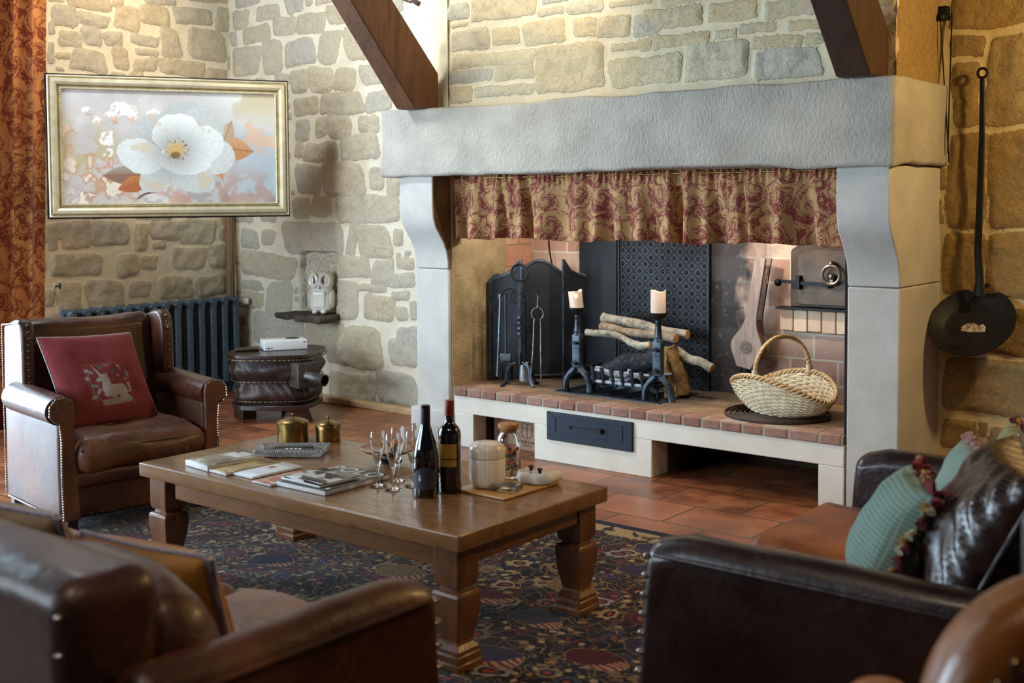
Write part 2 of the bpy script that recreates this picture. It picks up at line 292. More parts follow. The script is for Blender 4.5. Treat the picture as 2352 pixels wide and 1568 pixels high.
# ------------------------------------------------------------------ structure: floor
def floor_mat():
    m,nt,b=mk('terracotta_tile'); v=coord(nt,(1,1,1),loc=(.14,.22,0))
    wv=nd(nt,'TexNoise',{'Vector':v,'Scale':3.,'Detail':2.}).outputs['Color']
    vv=nd(nt,'VectorMath',{0:v,1:nd(nt,'VectorMath',{0:wv,3:.012},operation='SCALE').outputs[0]},operation='ADD').outputs[0]
    br=nd(nt,'TexBrick',{'Vector':vv,'Color1':(0,0,0,1),'Color2':(1,1,1,1),'Mortar':(.5,.5,.5,1),'Scale':1.,'Mortar Size':.006,'Mortar Smooth':.3,'Bias':0.,'Brick Width':.42,'Row Height':.30},offset=.5)
    t=br.outputs['Color']; r=nd(nt,'ValToRGB',{0:t}); e=r.color_ramp.elements
    e[0].color=hx('#5a3222'); e[1].color=hx('#a4623c')
    for p,c in((.25,'#6e3c27'),(.5,'#8c4c2e'),(.75,'#7c4630')):
        q=r.color_ramp.elements.new(p); q.color=hx(c)
    n=noise(nt,v,7,6,.6); c=mix(nt,mr(nt,n,.35,.75,0,.55),r.outputs[0],hx('#b57a4c')); c=mix(nt,mr(nt,noise(nt,v,2.3,4),.45,.75,0,.6),c,hx('#3a2018'))
    c=mix(nt,br.outputs['Fac'],c,hx('#4a3a30')); st(nt,b.inputs['Base Color'],c)
    st(nt,b.inputs['Roughness'],mr(nt,n,.3,.7,.26,.48)); b.inputs['Coat Weight'].default_value=.15; b.inputs['Coat Roughness'].default_value=.3
    p=bump(nt,b,br.outputs['Fac'],-.6,.004); bump(nt,b,noise(nt,v,18,5),.25,.006,p); return m
fl=MB(); fl.box((-7.6,-3.2,-.1),(1.6,6.0,0)); struct(fl,'floor',floor_mat())
# ------------------------------------------------------------------ rubble stone walls
def stone_mat(name,mortar,ca,cb,cc,grey):
    m,nt,b=mk(name); v=coord(nt); sd=nd(nt,'Attribute',attribute_name='sd').outputs['Fac']; tn=nd(nt,'Attribute',attribute_name='tone').outputs['Fac']
    edge=math_(nt,'ADD',sd,math_(nt,'MULTIPLY',math_(nt,'SUBTRACT',noise(nt,v,45,4),.5),.022)); f=mr(nt,edge,-.0015,.0025)
    r=nd(nt,'ValToRGB',{0:tn}); e=r.color_ramp.elements; e[0].color=hx(ca); e[1].color=hx(cc); q=e.new(.5); q.color=hx(cb); q=e.new(.8); q.color=hx(grey)
    n=noise(nt,v,9,6,.6); n2=noise(nt,v,38,5,.65)
    sc=mix(nt,mr(nt,n,.35,.75,0,.35),r.outputs[0],hx(cb)); sc=mix(nt,mr(nt,n2,.56,.82,0,.28),sc,hx('#6d6250')); sc=mix(nt,mr(nt,n2,.2,.45,.3,0),sc,hx('#d8ccb2'))
    mc=mix(nt,mr(nt,n,.35,.7,0,.35),hx(mortar),hx('#b3a27f')); mc=mix(nt,mr(nt,noise(nt,v,90,3),.60,.75,0,.35),mc,hx('#8b7b5e'))
    st(nt,b.inputs['Base Color'],mix(nt,f,mc,sc)); b.inputs['Roughness'].default_value=.92; b.inputs['Specular IOR Level'].default_value=.2
    hgt=math_(nt,'ADD',math_(nt,'MULTIPLY',f,.6),math_(nt,'MULTIPLY',n2,math_(nt,'ADD',math_(nt,'MULTIPLY',f,.8),.25)))
    ck=math_(nt,'ABSOLUTE',math_(nt,'SUBTRACT',noise(nt,v,13,5,.6,1.5),.5)); hgt=math_(nt,'SUBTRACT',hgt,math_(nt,'MULTIPLY',mr(nt,ck,0,.02,.30,0),f)); p=bump(nt,b,hgt,.6,.013); bump(nt,b,noise(nt,v,140,4),.25,.004,p); return m
def stone_field(U,Z,stones,seed,square=.0,fill=None,gap=.022):
    r=np.random.default_rng(seed); S=[list(q) for q in stones]
    if fill:
        (a,b,c,d),(h0,h1)=fill
        tries=0
        while tries<9000:
            tries+=1; k=1 if tries<3500 else (.6 if tries<6500 else .35)
            hh=r.uniform(h0,h1)*k; hw=hh*r.uniform(.8,2.2); x=r.uniform(a,b); z=r.uniform(c,d)
            if all(abs(x-q[0])>hw+q[2]+gap*.6 or abs(z-q[1])>hh+q[3]+gap*.6 for q in S): S.append([x,z,hw,hh])
    sd=np.full(U.shape,-.2); tone=np.zeros(U.shape)
    P=np.stack([U,Z,np.full_like(U,seed*3.1)],1)
    wu=fbm(P,2,7.5)*.011+fbm(P+50,2,22)*.004; wz=fbm(P+9,2,7.5)*.011+fbm(P+70,2,22)*.004
    for (x,z,hw,hh) in S:
        an=r.uniform(-.09,.09)*(1-square); sk=r.uniform(-.22,.22)*(1-square); tp=r.uniform(-.25,.25)*(1-square); tt=r.random()
        m=(abs(U-x)<hw*1.4+.05)&(abs(Z-z)<hh*1.4+.05)
        du=U[m]-x+wu[m]; dz=Z[m]-z+wz[m]; c,s=math.cos(an),math.sin(an); du,dz=du*c+dz*s,-du*s+dz*c
        du=du-sk*dz; ww=hw*(1+tp*dz/max(hh,.02)*.5); rr=min(hw,hh)*(.5-.3*square)
        qx=abs(du)-ww+rr; qz=abs(dz)-hh+rr
        d=-(np.hypot(np.maximum(qx,0),np.maximum(qz,0))+np.minimum(np.maximum(qx,qz),0)-rr)
        cur=sd[m]; tm=tone[m]; up_=d>cur; cur[up_]=d[up_]; tm[up_]=tt; sd[m]=cur; tone[m]=tm
    return sd,tone
def stone_wall(name,mat,axis,pos,u0,u1,z0,z1,stones,seed,step=.0125,sign=-1,niche=None,rough=.010,square=0.,fill=None,thick=.06):
    nu=int((u1-u0)/step); nz=int((z1-z0)/step); u=np.linspace(u0,u1,nu+1); z=np.linspace(z0,z1,nz+1)
    Ug,Zg=np.meshgrid(u,z); U=Ug.ravel(); Z=Zg.ravel()
    sd,tone=stone_field(U,Z,stones,seed,square,fill)
    P=np.stack([U,Z,np.full_like(U,seed)],1)
    h=ss(-.012,.025,sd)*rough+ss(0,.03,sd)*fbm(P,4,14)*.007+fbm(P,3,3)*.008+ss(.0,.03,-sd)*fbm(P,2,9)*.003
    if niche:
        a,b,c,d,dep=niche; wob=fbm(P,3,8)*.018
        ins=ss(-.012,.012,np.minimum(np.minimum(U-a,b-U),np.minimum(Z-c,d-Z))+wob)
        h=h-ins*(dep+fbm(P,3,10)*.03); sd=np.where(ins>.3,.05,sd); tone=np.where(ins>.3,.8,tone)
    off=pos+sign*h
    V=np.stack([U,off,Z],1) if axis=='y' else np.stack([off,U,Z],1)
    n=nu+1; idx=np.arange(len(U)).reshape(nz+1,n); q=np.stack([idx[:-1,:-1],idx[:-1,1:],idx[1:,1:],idx[1:,:-1]],-1).reshape(-1,4)
    if axis=='x': q=q[:,::-1] if sign<0 else q
    # back skin
    me=bpy.data.meshes.new(name); bk=V.copy(); bk[:,1 if axis=='y' else 0]=pos-sign*thick
    ring=np.concatenate([idx[0,:],idx[1:,-1],idx[-1,-2::-1],idx[-2:0:-1,0]]); k=len(V); allv=np.concatenate([V,bk[ring]]); f=q.tolist(); L=len(ring)
    for i in range(L):
        j=(i+1)%L; f.append((int(ring[i]),k+i,k+j,int(ring[j])))
    f.append(tuple(range(k,k+L)))
    me.from_pydata(allv.tolist(),[],f); me.materials.append(mat)
    for nm,ar in(('sd',sd),('tone',tone)):
        at=me.attributes.new(nm,'FLOAT','POINT'); at.data.foreach_set('value',np.concatenate([ar,np.zeros(L)]))
    me.polygons.foreach_set('use_smooth',[True]*len(me.polygons)); me.set_sharp_from_angle(angle=math.radians(70)); me.update()
    o=bpy.data.objects.new(name,me); COL.objects.link(o); o['kind']='structure'; return o
SM1=stone_mat('rubble_stone','#dcd4bf','#bbae93','#b9b09c','#c2b497','#b0aca0')
SM2=stone_mat('chimney_stone','#dccfb0','#c8b78f','#c3b594','#cfc09c','#b5b1a2')
SM3=stone_mat('ashlar_stone','#c9b88c','#9c8050','#988053','#a58e60','#877656')
stone_wall('wall_left',SM1,'x',-7.14,2.9,5.55,0,3.0,STONES['L'],3,sign=1,fill=((2.9,5.5,0,3.0),(.05,.11)))
stone_wall('wall_back',SM1,'y',5.52,-7.2,-4.45,0,3.0,STONES['B'],5,niche=(-6.40,-6.045,.60,1.0,.17),fill=((-7.1,-4.6,0,3.0),(.05,.11)))
stone_wall('wall_chimney',SM2,'y',4.88,-4.41,-1.90,1.85,3.0,STONES['C'],8,rough=.010,square=.75,fill=((-4.35,-1.95,1.9,3.0),(.05,.1)),thick=.02)
stone_wall('wall_right',SM3,'y',5.38,-1.95,.9,0,3.0,STONES['R'],11,rough=.010,square=.7,fill=((-1.9,.9,0,3.0),(.07,.16)))
def plane_wall(name,mat,p0,p1,z0,z1,seed,th=.05,amp=.02,sdv=.05,tonev=.3,step=.02):
    # a vertical rough stone face from p0 to p1 (face on the left-hand side of p0->p1), with thickness behind
    L=math.hypot(p1[0]-p0[0],p1[1]-p0[1]); d=((p1[0]-p0[0])/L,(p1[1]-p0[1])/L); nx,ny=d[1],-d[0]
    nu=max(int(L/step),2); nz=int((z1-z0)/step); g=MB(); u=np.linspace(0,L,nu+1); z=np.linspace(z0,z1,nz+1); U,Z=np.meshgrid(u,z); U=U.ravel();Z=Z.ravel()
    h=fbm(np.stack([U,Z,np.full_like(U,seed)],1),4,9)*amp; h=h*np.minimum(1,np.minimum(U,L-U)/.03)
    X=p0[0]+d[0]*U+nx*h; Y=p0[1]+d[1]*U+ny*h; V=np.stack([X,Y,Z],1).tolist(); n=nu+1
    f=[(j*n+i,j*n+i+1,(j+1)*n+i+1,(j+1)*n+i) for j in range(nz) for i in range(nu)]
    g.add(V,f); g.box((0,th,z0),(L,th+.01,z1),X=T(p0[0],p0[1],0)@RZ(math.atan2(d[1],d[0])))
    o=struct(g,name,mat,ang=60); 
    for nm,vv in(('sd',sdv),('tone',tonev)):
        at=o.data.attributes.get(nm) or o.data.attributes.new(nm,'FLOAT','POINT'); at.data.foreach_set('value',np.full(len(o.data.vertices),vv))
    return o
plane_wall('trim_1',SM2,(-4.955,5.10),(-4.405,4.875),1.86,3.0,21,amp=.012,sdv=-.02)
plane_wall('trim_2',SM2,(-4.955,5.5),(-4.955,5.10),1.86,3.0,22,amp=.01,sdv=-.02)
plane_wall('trim_3',SM3,(-1.90,4.875),(-1.90,5.40),1.86,3.0,23,amp=.006,sdv=.03,tonev=.25)
bb=MB(); bb.rbox((-7.1,5.42,0),(-4.72,5.50,.045),.012,(40,3,3),fn=lambda V:V+np.stack([0*V[:,0],fbm(V,2,5)*.012,fbm(V+5,2,6)*.006],1)); struct(bb,'baseboard_back',pm('limestone_kerb','#a08058','#c0a47a',12,.85,.1,bmp=.4))
# ------------------------------------------------------------------ fireplace
FP=thing('fireplace','large grey granite fireplace with corbelled pillars, raised brick hearth and cast-iron oven door','fireplace',(-3.3,5.2,0))
def granite(name,c1,c2,c3,strk=0.):
    m,nt,b=mk(name); v=coord(nt); n=noise(nt,v,5,5); c=mix(nt,mr(nt,n,.35,.7),hx(c1),hx(c2))
    sp=noise(nt,v,170,3); c=mix(nt,mr(nt,sp,.62,.72,0,.55),c,hx(c3)); c=mix(nt,mr(nt,sp,.25,.36,.35,0),c,hx('#e4e0d6')); st(nt,b.inputs['Base Color'],c); b.inputs['Roughness'].default_value=.85; b.inputs['Specular IOR Level'].default_value=.25
    h=noise(nt,coord(nt,(1,1,.55) if strk else (1,1,1)),85 if strk else 120,4); p=bump(nt,b,h,.55 if strk else .3,.012 if strk else .004); bump(nt,b,sp,.2,.003,p); return m
GR_M=granite('granite_tooled','#9d998f','#b3afa4','#6b675e',1); GR_P=granite('granite_smooth','#b4b2ab','#c4c2bb','#6e6a60')
GR_R=pm('rough_stone','#5b4a36','#957b55',6,.92,.06,bmp=.9,bs_=55,dist=.02,spec=.2)
GR_RL=pm('rough_stone_pale','#96815c','#c6b084',6,.92,.06,bmp=.8,bs_=60,dist=.015,spec=.2)
def jag(a1,a2):
    def f(V):
        e=ss(.05,0,np.abs(V[:,2]-1.865))+ss(.05,0,np.abs(V[:,2]-1.5))
        V=V.copy(); V[:,1]+=fbm(V,3,6)*a1; V[:,2]+=e*fbm(V+7,3,4)*a2; V[:,0]+=fbm(V+3,3,6)*a1; return V
    return f
b_=MB(); b_.rbox((-4.81,4.75,1.5),(-1.855,5.42,1.865),.018,(110,12,16),fn=jag(.005,.010)); part(b_,'mantel_beam',GR_M,FP,'tooled grey granite mantel beam',world=True,ang=60)
def corb(f0,f1):
    return [(f0,.985),(f0-.002,1.03),(f0-.012,1.08),(f0-.035,1.13),(f0-.07,1.18),(f0-.10,1.22),(f0-.118,1.27),(f1,1.33),(f1,1.502)]
PX=Matrix(((0,0,1,0),(1,0,0,0),(0,1,0,0),(0,0,0,1)))   # prism (y,z) extruded along x
for (x0,x1,yb) in ((-4.70,-4.452,5.5),(-2.123,-1.89,5.40)):
    p=MB(); p.prism([(4.914,0),(yb,0),(yb,.983),(4.914,.983)],x0,x1,X=PX); part(p,'pillar',GR_P,FP,bevel=.008,world=True)
    p=MB(); p.prism(corb(4.914,4.79)+[(yb,1.502),(yb,.985)],x0,x1,X=PX); part(p,'corbel',GR_P,FP,bevel=.006,world=True,ang=50)
p=MB(); p.rbox((-4.73,4.885,0),(-4.425,5.1,.195),.015,(10,6,8)); part(p,'pillar_base',GR_P,FP,world=True)
p=MB(); p.prism([(4.935,.0),(5.66,.0),(5.66,1.502),(4.935,1.502)],-4.46,-4.440,X=PX)
part(p,'jamb',GR_RL,FP,'rough brown stone jamb',world=True)
p=MB(); p.prism([(y+.004,z) for y,z in corb(4.914,4.79)]+[(5.0,1.502),(5.0,.985)],-4.46,-4.449,X=PX); part(p,'corbel_side',GR_R,FP,'dark rough stone cheek of the left corbel',world=True)
WP=pm('white_plaster','#cfc9b9','#e2ddd0',4,.8,.08,bmp=.2,bs_=30)
p=MB(); Yb=5.62
p.box((-4.417,4.914,.188),(-2.132,Yb,.284)); p.box((-4.417,4.914,0),(-4.276,Yb,.1885)); p.box((-3.85,4.914,0),(-3.121,Yb,.1885)); p.box((-2.252,4.914,0),(-2.132,Yb,.1885)); p.box((-4.3,Yb-.02,0),(-2.2,Yb,.1885))
part(p,'hearth_base',WP,FP,'white plastered hearth base with two openings',world=True,bevel=.004,weld=False)
p=MB(); p.box((-4.2765,5.02,.001),(-4.27,Yb-.02,.187)); p.box((-3.857,5.02,.001),(-3.85,Yb-.02,.187)); p.box((-3.1215,5.06,.001),(-3.114,Yb-.02,.187)); p.box((-2.259,4.98,.001),(-2.252,Yb-.02,.187)); p.box((-4.27,Yb-.03,.001),(-2.252,Yb-.019,.187)); p.box((-4.27,4.97,.180),(-2.252,Yb-.02,.187)); part(p,'opening_shade_lining',pm('opening_shade','#2a2620','#54462c',7,.9,bmp=.3),FP,'added dark sheets painting the shade in the openings',world=True,weld=False)  # dark sheets added to paint the shade inside the hearth openings
BRK=pm('hearth_brick','#6f4038','#a38472',22,.88,.06,bmp=.5,bs_=70,tone=.6)
p=MB(); x=-4.41; i=0; rr=random.Random(4)
while x<-2.16:
    wd=rr.uniform(.098,.112) if x<-2.6 else rr.uniform(.12,.15); x2=min(x+wd,-2.138)
    p.box((x+.006,4.903+rr.uniform(-.002,.003),.285),(x2-.006,5.02,.330+rr.uniform(-.003,.001)),tone=rr.uniform(.05,1)); x=x2; i+=1
part(p,'brick_ledge',BRK,FP,'red brick edging course',bevel=.006,world=True,weld=False)
p=MB(); p.box((-4.41,4.908,.284),(-2.135,5.0,.3275)); part(p,'mortar_bed',pm('mortar_grey','#8a8174','#a39a8c',30,.9),FP,world=True)
def hearth_mat():
    m,nt,b=mk('hearth_top'); v=coord(nt); n=noise(nt,v,6,6,.65); c=mix(nt,mr(nt,n,.3,.7),hx('#87684a'),hx('#a98a64'))
    d=nd(nt,'VectorMath',{0:v,1:(-.25,.27,.33)},operation='SUBTRACT').outputs[0]; d=nd(nt,'VectorMath',{0:d,1:(1,1.3,0)},operation='MULTIPLY').outputs[0]
    l=nd(nt,'VectorMath',{0:d},operation='LENGTH').outputs['Value']; s=mr(nt,math_(nt,'ADD',l,math_(nt,'MULTIPLY',math_(nt,'SUBTRACT',n,.5),.5)),.38,.95,.85,0)
    c=mix(nt,s,c,hx('#2a2826')); c=mix(nt,mr(nt,noise(nt,v,30,4),.58,.8,0,.4),c,hx('#4a3d33')); st(nt,b.inputs['Base Color'],c); b.inputs['Roughness'].default_value=.9; bump(nt,b,noise(nt,v,50,5),.4,.005); return m
p=MB(); G=(-3.86,-3.22,5.13,5.50)
p.box((-4.45,4.99,.284),(-1.9,G[2],.328)); p.box((-4.45,G[3],.284),(-1.9,5.70,.328)); p.box((-4.45,G[2],.284),(G[0],G[3],.328)); p.box((G[1],G[2],.284),(-1.9,G[3],.328))
part(p,'hearth_top',hearth_mat(),FP,world=True,weld=False)
p=MB(); 
for k in range(6):
    xx=G[0]+.04+k*.115; X=T(xx,0,.30)@RY(.5); p.box((-.05,G[2],-.006),(.05,G[3],.006),X=X)
for (a,c) in (((G[0]-.012,G[2]-.012,.30),(G[1]+.012,G[2]+.012,.333)),((G[0]-.012,G[3]-.012,.30),(G[1]+.012,G[3]+.012,.333)),((G[0]-.012,G[2],.30),(G[0]+.012,G[3],.333)),((G[1]-.012,G[2],.30),(G[1]+.012,G[3],.333))): p.box(a,c)
part(p,'ash_grate',IRONB,FP,'iron ash grate let into the hearth',world=True,weld=False)
NAVY=pm('navy_steel','#071524','#0c2034',20,.5,.1,.2,.1,90)
d=MB(); d.box((-3.757,4.900,.117),(-3.226,4.918,.265)); dr=part(d,'ash_door',NAVY,FP,'dark blue steel ash drawer plate',bevel=.002,world=True)
q=MB(); 
for a,c in (((-3.70,.238),(-3.282,.241)),((-3.70,.156),(-3.282,.159)),((-3.701,.157),(-3.697,.241)),((-3.285,.157),(-3.281,.241))): q.box((a[0],4.897,a[1]),(c[0],4.901,c[1]))
part(q,'door_outline',NAVY,dr,world=True,weld=False)
q=MB(); q.box((-3.60,4.888,.199),(-3.42,4.893,.204)); q.box((-3.435,4.878,.190),(-3.40,4.900,.212)); q.sphere((-3.60,4.892,.200),.008); part(q,'handle',BLACK,dr,'black latch handle',world=True,weld=False)
# firebox bricks
def firebrick():
    m,nt,b=mk('fire_brick'); v=coord(nt,kind='Object'); s=nd(nt,'SeparateXYZ',{0:v}); uv=nd(nt,'CombineXYZ',{0:s.outputs[0],1:s.outputs[2],2:0}).outputs[0]
    br=nd(nt,'TexBrick',{'Vector':uv,'Color1':(0,0,0,1),'Color2':(1,1,1,1),'Mortar':(.5,.5,.5,1),'Scale':1.,'Mortar Size':.006,'Mortar Smooth':.2,'Bias':0.,'Brick Width':.26,'Row Height':.128},offset=.5)
    n=noise(nt,v,9,5); r=nd(nt,'ValToRGB',{0:br.outputs['Color']}); e=r.color_ramp.elements; e[0].color=hx('#b88f7a'); e[1].color=hx('#dcc9b6'); q=e.new(.5); q.color=hx('#cbb09c')
    c=mix(nt,br.outputs['Fac'],r.outputs[0],hx('#d8cfc0')); low=mr(nt,s.outputs[2],-.25,-.02,.75,0); c=mix(nt,low,c,mix(nt,br.outputs['Fac'],hx('#6d4a40'),hx('#8a847a')))
    sx=math_(nt,'ABSOLUTE',math_(nt,'ADD',s.outputs[0],.72)); sx=math_(nt,'ADD',sx,math_(nt,'MULTIPLY',math_(nt,'SUBTRACT',n,.5),.45)); soot=mr(nt,sx,.42,.66,.97,0)
    c=mix(nt,soot,c,mix(nt,br.outputs['Color'],hx('#1a2026'),hx('#34363a'))); c=mix(nt,mr(nt,noise(nt,v,20,5),.6,.8,0,.35),c,hx('#cfc4b6'))
    st(nt,b.inputs['Base Color'],c); b.inputs['Roughness'].default_value=.9; p=bump(nt,b,br.outputs['Fac'],-.6,.006); bump(nt,b,noise(nt,v,60,5),.35,.005,p); return m
FB=firebrick(); p=MB(); p.box((-4.56,5.66,.33),(-1.9,5.74,1.6)); o=part(p,'fire_brick_wall',FB,FP,world=False); 
for vv in o.data.vertices: vv.co=vv.co-Vector((-2.75,5.66,.80))
o.location=Vector((-2.75,5.66,.80))-FP.location
p=MB(); p.box((-4.56,4.95,.33),(-4.44,5.66,.34)); 
p=MB()
for k in range(10):
    z0=.335+k*.128
    for (a,c) in ((5.40,5.655),) if k%2 else ((5.40,5.52),(5.53,5.655)): p.box((-4.52,a+.004,z0),(-4.436,c-.004,z0+.12),tone=rr.uniform(.3,1))
part(p,'brick_return',pm('jamb_brick','#a9684a','#cfa68c',14,.9,.05,bmp=.4,tone=.7),FP,bevel=.005,world=True,weld=False)
p=MB(); p.box((-2.14,4.93,.33),(-2.10,5.66,1.5)); p.box((-4.46,4.95,1.56),(-1.9,5.74,1.6)); part(p,'hood',pm('soot','#0d0c0b','#1a1816',8,.95),FP,world=True,weld=False)
# oven door
OV=MB(); X0=-2.735;Z0=.815
def arch(x0,x1,z0,z1,r): 
    return [(x0,z0),(x1,z0),(x1,z1)]+[(x0+r-r*math.cos(t)+0,z1+.0+r*.35*(math.sin(t)-1)+.0) for t in [PI/2-k*PI/2/6 for k in range(7)]]
PY=Matrix(((1,0,0,0),(0,0,-1,0),(0,1,0,0),(0,0,0,1)))  # prism (x,z), extruded towards -y
OV.prism(arch(X0,-2.2,Z0,1.135,.12),0,.035,X=T(0,5.66,0)@PY); OVD=part(OV,'oven_door',pm('oven_iron','#3a332d','#5a4f44',14,.6,.1,.5,.2,80),FP,'arched cast-iron oven door',bevel=.004,world=True)
q=MB(); q.prism(arch(-2.69,-2.2,.828,1.108,.13),.035,.048,X=T(0,5.66,0)@PY); part(q,'door_leaf',pm('oven_leaf','#463d35','#6a5d50',9,.55,.1,.5,.2,60),OVD,bevel=.003,world=True)
q=MB(); X=T(0,5.60,0); q.box((-2.775,-.008,.928),(-2.50,.006,.946),X=X@T(-2.64,0,.937)@RY(.035)@T(2.64,0,-.937)); q.sphere((-2.79,5.595,.935),.020); q.box((-2.685,5.585,.905),(-2.668,5.612,.975)); q.sphere((-2.515,5.598,.926),.012)
part(q,'latch',IRON,OVD,'iron latch bar with ball end',world=True,weld=False)
q=MB(); q.tube([(-2.497+.046*math.cos(a),5.585,.984+.046*math.sin(a)) for a in np.linspace(0,2*PI,25)[:-1]],.009,8,closed=True); q.sphere((-2.497,5.59,1.04),.016); q.sphere((-2.497,5.592,.975),.017); q.box((-2.505,5.585,.935),(-2.489,5.60,.975)); part(q,'ring_handle',pm('worn_iron','#6a625a','#8f867c',30,.4,.1,.8),OVD,'round iron ring handle',world=True,weld=False)
q=MB(); q.box((-2.80,5.585,.800),(-2.2,5.66,.812)); part(q,'oven_shelf',IRON,FP,'iron strip shelf under the oven door',bevel=.002,world=True)
q=MB()
for k in range(8): q.box((-2.795+k*.077,5.628,.690+rr.uniform(-.006,.006)),(-2.795+k*.077+.072,5.665,.798),tone=rr.uniform(.2,1))
part(q,'soldier_bricks',pm('pale_brick','#c9a98c','#e3cdb4',20,.9,.05,bmp=.3,tone=.6),FP,'row of pale upright bricks under the oven',bevel=.004,world=True,weld=False)
q=MB(); 
for k in range(14):
    z0=.705+k*.029
# ------------------------------------------------------------------ timber braces
def wood(name,c1,c2,c3,rough=.5,axis=(1,1,1),sc=1.,coat=0.,bmp=.25):
    m,nt,b=mk(name); v=coord(nt,axis); n=noise(nt,v,7*sc,6,.6,1.0); g=noise(nt,v,42*sc,4,.6,.6)
    c=mix(nt,mr(nt,n,.3,.7),hx(c1),hx(c2)); c=mix(nt,mr(nt,g,.5,.72,0,.55),c,hx(c3)); st(nt,b.inputs['Base Color'],c)
    st(nt,b.inputs['Roughness'],mr(nt,g,.3,.7,rough-.08,rough+.1)); b.inputs['Coat Weight'].default_value=coat; b.inputs['Coat Roughness'].default_value=.12; bump(nt,b,g,bmp,.004); return m
BEAM=wood('brace_oak','#4a2f1b','#6e4526','#2a190e',.6,(1,1,.12),1,0,.4); BEAMD=wood('brace_oak_dark','#2c1a0f','#452a18','#150b06',.6,(1,1,.12),1,0,.4)
def brace(x0,x1,y0,mat,lab):
    b=MB(); L=2.2; ang=math.atan2(.53,.52)   # leans towards the room while rising
    dy,dz=-math.cos(ang),math.sin(ang); h=.30
    poly=[(y0-.19,1.862),(y0,1.862),(y0,2.06),(y0+dy*L,2.06+dz*L),(y0+dy*L-.19,2.06+dz*L-.03)]
    b.prism(poly,x0,x1,X=PX)
    return solo(b,'timber_brace',mat,lab,'beam',bevel=.008,loc=((x0+x1)/2,y0,1.862)) if False else solo(b,'timber_brace',mat,lab,'beam',bevel=.008)
brace(-4.60,-4.46,4.86,BEAM,'sloping oak brace rising from the left end of the granite mantel')
brace(-2.08,-1.93,4.87,BEAMD,'dark oak brace rising from the right end of the granite mantel')
pg=MB(); pg.box((-.028,-.012,-.012),(.028,.012,.012),X=RY(.55)); pg.tube([(-.03,0,0),(-.09,0,.02)],.006); solo(pg,'wooden_peg',BEAM,'small wooden peg sticking out beside the left oak brace','peg',loc=(-4.40,4.62,2.415),bevel=.002)
# ------------------------------------------------------------------ curtain and valance
CUR=fabric_scroll('curtain_damask','#cc9156','#7a2c1c',5.5,'#c07e46'); VAL=fabric_scroll('valance_damask','#bd9868','#7a2732',6.6,'#ae8a5c')
def cloth(width,height,nu,nv,foldf,uvs):
    b=MB(); fab=[]
    u=np.linspace(0,1,nu+1); arc=[0.]
    for j in range(nv+1):
        for i in range(nu+1):
            b.v.append(tuple(foldf(i/nu,j/nv)))
    V=np.array(b.v).reshape(nv+1,nu+1,3); d=np.linalg.norm(np.diff(V[:,:,:2],axis=1),axis=2).mean(0); s=np.concatenate([[0],np.cumsum(d)])
    for j in range(nv+1):
        for i in range(nu+1): fab.append((s[i]+uvs,j/nv*height,0))
    f=[(j*(nu+1)+i,j*(nu+1)+i+1,(j+1)*(nu+1)+i+1,(j+1)*(nu+1)+i) for j in range(nv) for i in range(nu)]
    b.f=f; b.m=[0]*len(f); b.t=[0.]*len(b.v); return b,fab
def solidify(o,t): q=o.modifiers.new('thick','SOLIDIFY'); q.thickness=t; q.offset=0
CT=thing('curtain','long red and gold scroll-patterned curtain at the left edge beside the stone wall','curtain',(-6.82,3.5,0))
folds=[random.uniform(-.3,.3) for _ in range(20)]
def cf(u,v):
    y=2.75+1.16*(u-.03*math.sin(6*u))-.10*(1-v)*u*1.0; ph=u*2*PI*8+1.1*math.sin(u*9)
    a=.055*(.75+.25*v)*(1+.3*math.sin(u*13)); sw=max(0,(u-.86)/.14)
    return (-6.80+a*math.sin(ph)*(1-.75*sw)-.02*sw, y+.035*math.cos(ph)*.5*(1-sw)+.035*v*0, .03+v*2.97)
cb,fab=cloth(1.2,2.97,150,60,cf,0.); cb.v=[(p[0]+6.82,p[1]-3.5,p[2]) for p in cb.v]
o=part(cb,'drape',CUR,CT,weld=False,ang=180); set_fab(o.data,fab); solidify(o,.004)
def cf2(u,v): p=cf(u,v*.075); return (p[0]+.012+.004*math.sin(u*400),p[1],.012+v*.19)
cb,fab=cloth(1.2,.2,300,6,cf2,0.); cb.v=[(p[0]+6.82,p[1]-3.5,p[2]) for p in cb.v]
o=part(cb,'fringe',pm('maroon_fringe','#3a0c12','#6a1c24',60,.9,stretch=(1,8,.4),bmp=.5),CT,'deep maroon fringed hem',weld=False,ang=180); solidify(o,.006)
VL=thing('mantel_valance','gathered red and tan scroll-patterned valance hanging under the granite mantel','valance',(-3.35,4.96,1.154))
def vf(u,v):
    # u along x, v up
    x=-4.488+2.362*u; dn=1-v; ph=u*2*PI*16+1.6*math.sin(u*11)+.9*math.sin(u*29)
    big=.020*math.sin(u*2*PI*9+2.0*math.sin(u*7)); gat=.006*math.sin(u*2*PI*75+2*math.sin(u*40))*ss(.72,.97,v)
    am=.015+.032*dn; deep=0
    for c,wd in ((.035,.010),(.165,.010),(.235,.008),(.555,.016),(.625,.010),(.71,.014),(.775,.010),(.91,.014)):
        deep+=.075*math.exp(-((u-c-.01*dn)/wd)**2)*(.35+.65*dn)
    y=4.945+am*math.sin(ph)*.6+big*dn+gat+deep
    z=1.156+.347*v-.006*math.sin(u*21)*dn-.004*math.sin(ph)*dn+.006*math.sin(u*300)*ss(.93,1,v)-.012*ss(.6,1,u)*dn*0
    return (x+.35*deep*0,y,z)
vb,fab=cloth(2.3,.345,520,34,vf,3.); vb.v=[(p[0]+3.35,p[1]-4.96,p[2]-1.154) for p in vb.v]
o=part(vb,'gathered_cloth',VAL,VL,weld=False,ang=180); set_fab(o.data,fab); solidify(o,.003)
